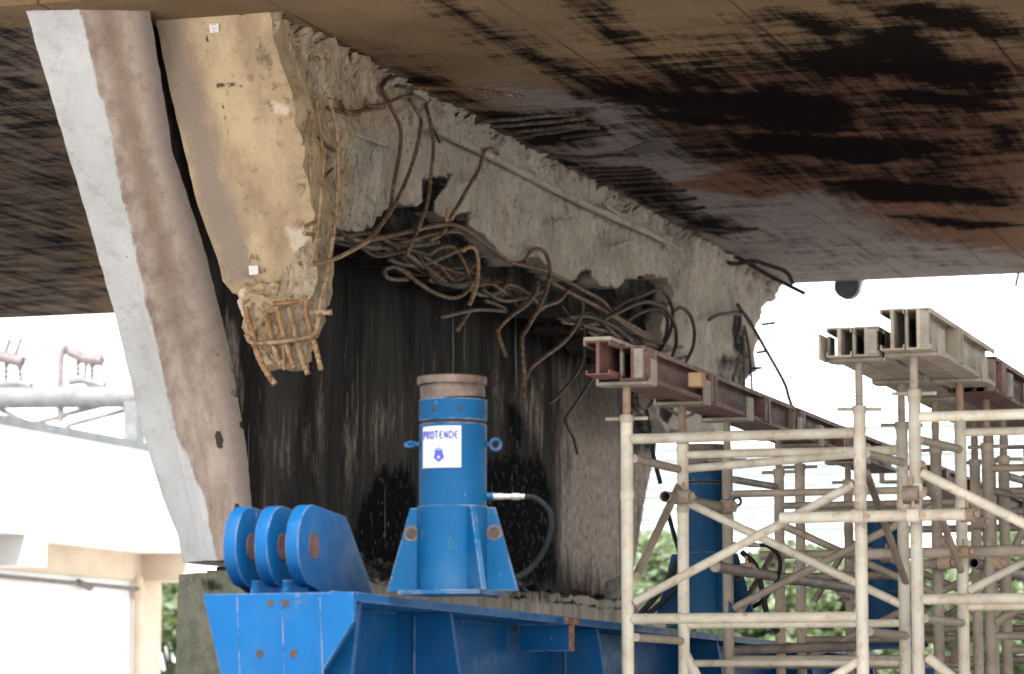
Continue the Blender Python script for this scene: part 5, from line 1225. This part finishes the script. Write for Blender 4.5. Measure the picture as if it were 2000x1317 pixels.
# cable hanging by the pier
bm = NB(); pts = catmull([hy(a, b, R2 + .9) for a, b in ((1262, 800), (1274, 880), (1290, 945))], .03); tube(bm, pts, .010, 8); o = obj('hanging_cable', bm, 'rubber', None, True, loc=pts[0]); tag(o, 'dark cable hanging beside the far edge of the pier, upper length', 'cable', 'dark cables beside the pier')
bm = NB(); pts = catmull([hy(a, b, R2 + .9) for a, b in ((1304, 1000), (1318, 1050), (1332, 1095))], .03); tube(bm, pts, .010, 8); o = obj('hanging_cable', bm, 'rubber', None, True, loc=pts[0]); tag(o, 'dark cable below the hollow pipe mouth beside the pier, lower length', 'cable', 'dark cables beside the pier')

# ------------------------------------------------------------------ background
q = at(330, 40); XBld = q.x
bd = thing('white_building', 'overexposed white building with a deep fascia and beige soffit beyond the pier', 'building', (XBld, q.y, 0))
F0 = hx(0, 828, XBld); F1_ = hx(330, 888, XBld); Fb0 = hx(75, 1046, XBld); Fb1 = hx(355, 1080, XBld)
zt_, zb_ = (F0.z + F1_.z) / 2, (Fb0.z + Fb1.z) / 2
print('bld', XBld, F0, F1_, Fb0, Fb1)
ya, yb_ = F0.y - 8, hx(440, 1085, XBld).y
bm = NB(); box(bm, (XBld - 9, ya, zb_), (XBld, yb_, zt_)); obj('fascia', bm, 'white_render', bd)
bm = NB(); box(bm, (XBld - .4, ya, zt_ + .001), (XBld + .03, yb_, zt_ + .10)); obj('coping', bm, 'grey_metal', bd)
xw = XBld - .75; ywE = hx(268, 1200, xw).y
bm = NB(); box(bm, (xw - .3, ya, 0), (xw, ywE, zb_ - .36)); obj('wall', bm, 'white_render', bd)
bm = NB(); box(bm, (xw - .3, ya, zb_ - .359), (xw + .06, ywE + .02, zb_ - .002)); obj('band_beam', bm, 'beige_render', bd)
bm = NB(); box(bm, (xw - .35, ywE + .003, 0), (xw + .05, ywE + .65, zb_ - .36)); obj('column', bm, 'beige_render', bd)
y2 = hx(250, 1110, xw).y
for yy, mt in ((hx(50, 1090, XBld).y, 'white_render'), (y2 + .3, 'beige_render')):
    bm = NB(); box(bm, (XBld - 2.2, yy, zb_ - .36), (XBld - .004, yy + .55, zb_ - .003)); obj('cross_beam', bm, 'beige_render' if mt == 'beige_render' else 'white_render', bd)
pts = [hx(a, b, xw + .1) for a, b in ((-20, 1123), (100, 1135), (200, 1144), (268, 1151))]
bm = NB(); tube(bm, pts, .028, 8); tube(bm, [hx(152, 1138, xw + .1), hx(176, 1148, xw + .1)], .05, 8); obj('wall_pipe', bm, 'gantry_dark', bd, True)
bm = NB(); c = hx(271, 1150, xw + .1); tube(bm, [(c.x, c.y, c.z + .15), (c.x, c.y, 0)], .06, 8); tube(bm, [(c.x, c.y, c.z - .02), (c.x, c.y, c.z - .14)], .09, 8); obj('downpipe', bm, 'beige_render', bd, True)
# distant narrow block with windows
tb = at(300, 95); tw = thing('distant_block', 'narrow pale distant block with dark window openings right of the white building', 'building', (tb.x, tb.y, 0))
zt3 = hy(300, 1128, tb.y).z; xl3, xr3 = hy(285, 1200, tb.y).x, hy(311, 1200, tb.y).x
bm = NB(); box(bm, (xl3 - 3, tb.y, 0), (xr3, tb.y + 8, zt3)); obj('wall', bm, 'pale_wall', tw)
for a, b in ((1136, 1156), (1205, 1240), (1245, 1262), (1306, 1330)):
    bm = NB(); box(bm, (hy(289, a, tb.y).x, tb.y - .06, hy(289, b, tb.y).z), (hy(301, a, tb.y).x, tb.y - .001, hy(289, a, tb.y).z)); obj('window', bm, 'glass_dark', tw)
# railway gantry
gq = at(120, 62); GYd = gq.y
gn = thing('overhead_gantry', 'blurred grey overhead line gantry with insulators behind the white building', 'gantry', (gq.x, GYd, 0))
P_ = lambda a, b: hy(a, b, GYd)
bm = NB(); tube(bm, [P_(-60, 778), P_(330, 774)], .225, 18); obj('boom', bm, 'grey_metal', gn, True)
bm = NB(); box(bm, (P_(250, 800).x, GYd - .2, 0), (P_(276, 800).x, GYd + .2, P_(260, 785).z)); obj('mast', bm, 'grey_metal', gn)
bm = NB(); tube(bm, catmull([P_(118, 825), P_(118, 760), P_(119, 700), P_(126, 680), P_(136, 678), P_(160, 692), P_(200, 698)], .15), .075, 10); obj('drop_tube', bm, 'gantry_dark', gn, True)
bm = NB(); tube(bm, [P_(135, 686), P_(165, 700), P_(200, 705)], .12, 8); tube(bm, catmull([P_(195, 696), P_(215, 712), P_(240, 752)], .2), .025, 6); obj('bracket_arm', bm, 'gantry_dark', gn, True)
for a, b, c, d, e in ((152, 705, 153, 748, .05), (180, 712, 180, 748, .05), (168, 706, 166, 735, .04), (196, 704, 212, 745, .03), (12, 700, 12, 745, .05), (38, 705, 41, 750, .05)):
    bm = NB(); n = 9; A, B = P_(a, b), P_(c, d); tube(bm, [A.lerp(B, i / n) for i in range(n + 1)], e, 10, rfun=lambda i: e * (1.5 if i % 2 else .8)); obj('insulator', bm, 'gantry_dark', gn, True)
bm = NB(); tube(bm, [P_(-10, 695), P_(20, 700), P_(45, 708)], .13, 8); tube(bm, [P_(5, 705), P_(20, 662)], .055, 8); tube(bm, [P_(28, 700), P_(42, 660)], .055, 8); tube(bm, [P_(40, 700), P_(55, 698), P_(55, 712)], .03, 8); obj('bracket_arm', bm, 'gantry_dark', gn, True)
for q in (((0, 752), (40, 748), (62, 756)), ((135, 745), (160, 742), (205, 754))):
    bm = NB(); tube(bm, [P_(*k) for k in q], .09, 8); obj('insulator_base', bm, 'grey_metal', gn, True)
for a, b, c, d in ((0, 800, 60, 828), (60, 828, 130, 812), (118, 812, 250, 780), (130, 832, 250, 800)):
    bm = NB(); tube(bm, [P_(a, b), P_(c, d)], .055, 8); obj('lattice_bar', bm, 'gantry_dark', gn, True)
# long pale building far right
lb = at(1600, 150); lbt = thing('long_pale_building', 'long hazy white building with thin horizontal bands far behind the scaffold', 'building', (lb.x, lb.y, 0))
za, zc_ = hy(1600, 1062, lb.y).z, hy(1600, 822, lb.y).z; xa, xb_ = hy(1100, 900, lb.y).x, hy(2300, 900, lb.y).x
bm = NB(); box(bm, (xa, lb.y, 0), (xb_, lb.y + 15, zc_)); obj('wall', bm, 'pale_wall', lbt)
for b, hgt in ((836, 5), (868, 9), (890, 5), (905, 10), (924, 5), (942, 9), (962, 7), (985, 4), (1004, 10), (1030, 8)):
    z = hy(1600, b, lb.y).z; dh = hgt / FPX * 150; bm = NB(); box(bm, (xa, lb.y - .25, z - dh / 2), (xb_, lb.y - .001, z + dh / 2)); obj('facade_band', bm, 'pale_band', lbt)
# trees
def tree(label, px, depth, top_py, width_px, seed, n=17000):
    rr = random.Random(seed); b = at(px, depth); zt = hy(px, top_py, b.y).z; W = width_px / FPX * depth / 2
    t = thing('tree', label, 'tree', (b.x, b.y, 0), 'trees beyond the bridge')
    bm = NB(); H = zt
    tube(bm, catmull([(b.x, b.y, 0), (b.x + .1, b.y, H * .3), (b.x - .05, b.y + .1, H * .55)], .4), .2, 9, rfun=lambda i: max(.06, .22 - .025 * i))
    for k in range(7):
        a = rr.uniform(0, 6.28); l = rr.uniform(.4, .75); tube(bm, [Vector((b.x, b.y, H * .35)), Vector((b.x + math.cos(a) * W * l * .5, b.y + math.sin(a) * W * l * .5, H * .6)), Vector((b.x + math.cos(a) * W * l, b.y + math.sin(a) * W * l, H * rr.uniform(.65, .85)))], .06, 6, rfun=lambda i: .08 - .025 * i)
    obj('trunk', bm, 'bark', t, True)
    cl = []
    for k in range(40):
        a = rr.uniform(0, 6.28); r = math.sqrt(rr.random()); zz_ = rr.uniform(.22, .95)
        wz = math.sqrt(max(.3, 1 - ((zz_ - .5) / .55) ** 2)); cl.append((Vector((b.x + math.cos(a) * W * r * wz, b.y + math.sin(a) * W * r * wz, H * zz_)), rr.uniform(.12, .26) * min(W, H) * 1.1))
    cl.append((Vector((b.x, b.y, H * .9)), .1 * H))
    vs, fs = [], []
    for i in range(n):
        c, r = rr.choice(cl); d = Vector((rr.gauss(0, 1), rr.gauss(0, 1), rr.gauss(0, 1))).normalized(); p = c + d * r * rr.random() ** .35
        s = rr.uniform(.09, .2) * (depth / 70); u = Vector((rr.gauss(0, 1), rr.gauss(0, 1), rr.gauss(0, .5))).normalized(); v = u.orthogonal().normalized(); v = Matrix.Rotation(rr.uniform(0, 6.28), 3, u) @ v
        k = len(vs); vs += [p - u * s, p + v * s * .6, p + u * s, p - v * s * .6]; fs.append((k, k + 1, k + 2, k + 3))
    me = bpy.data.meshes.new('crown'); me.from_pydata(vs, [], fs); obj('crown', me, 'leaf', t)
tree('green tree seen through the gap between the white building and the pedestal', 345, 80, 1128, 300, 1)
tree('broad green tree right of the pier foot, behind the leftmost scaffold posts', 1290, 75, 1068, 420, 2)
tree('smaller tree behind the second blue jack and its loose brown pipe', 1500, 85, 1080, 400, 3)
tree('low tree behind the two thick middle posts', 1700, 80, 1092, 380, 4)
tree('tree behind the right tower, left of the open pipe end', 1880, 72, 1055, 380, 5)
tree('tree at the right edge of the picture, behind the scaffold', 2030, 82, 1040, 320, 6)
for o in list(bpy.data.objects):
    if o.type == 'MESH' and o.parent is None and not o.get('label') and not o.get('kind'): print('untagged', o.name)
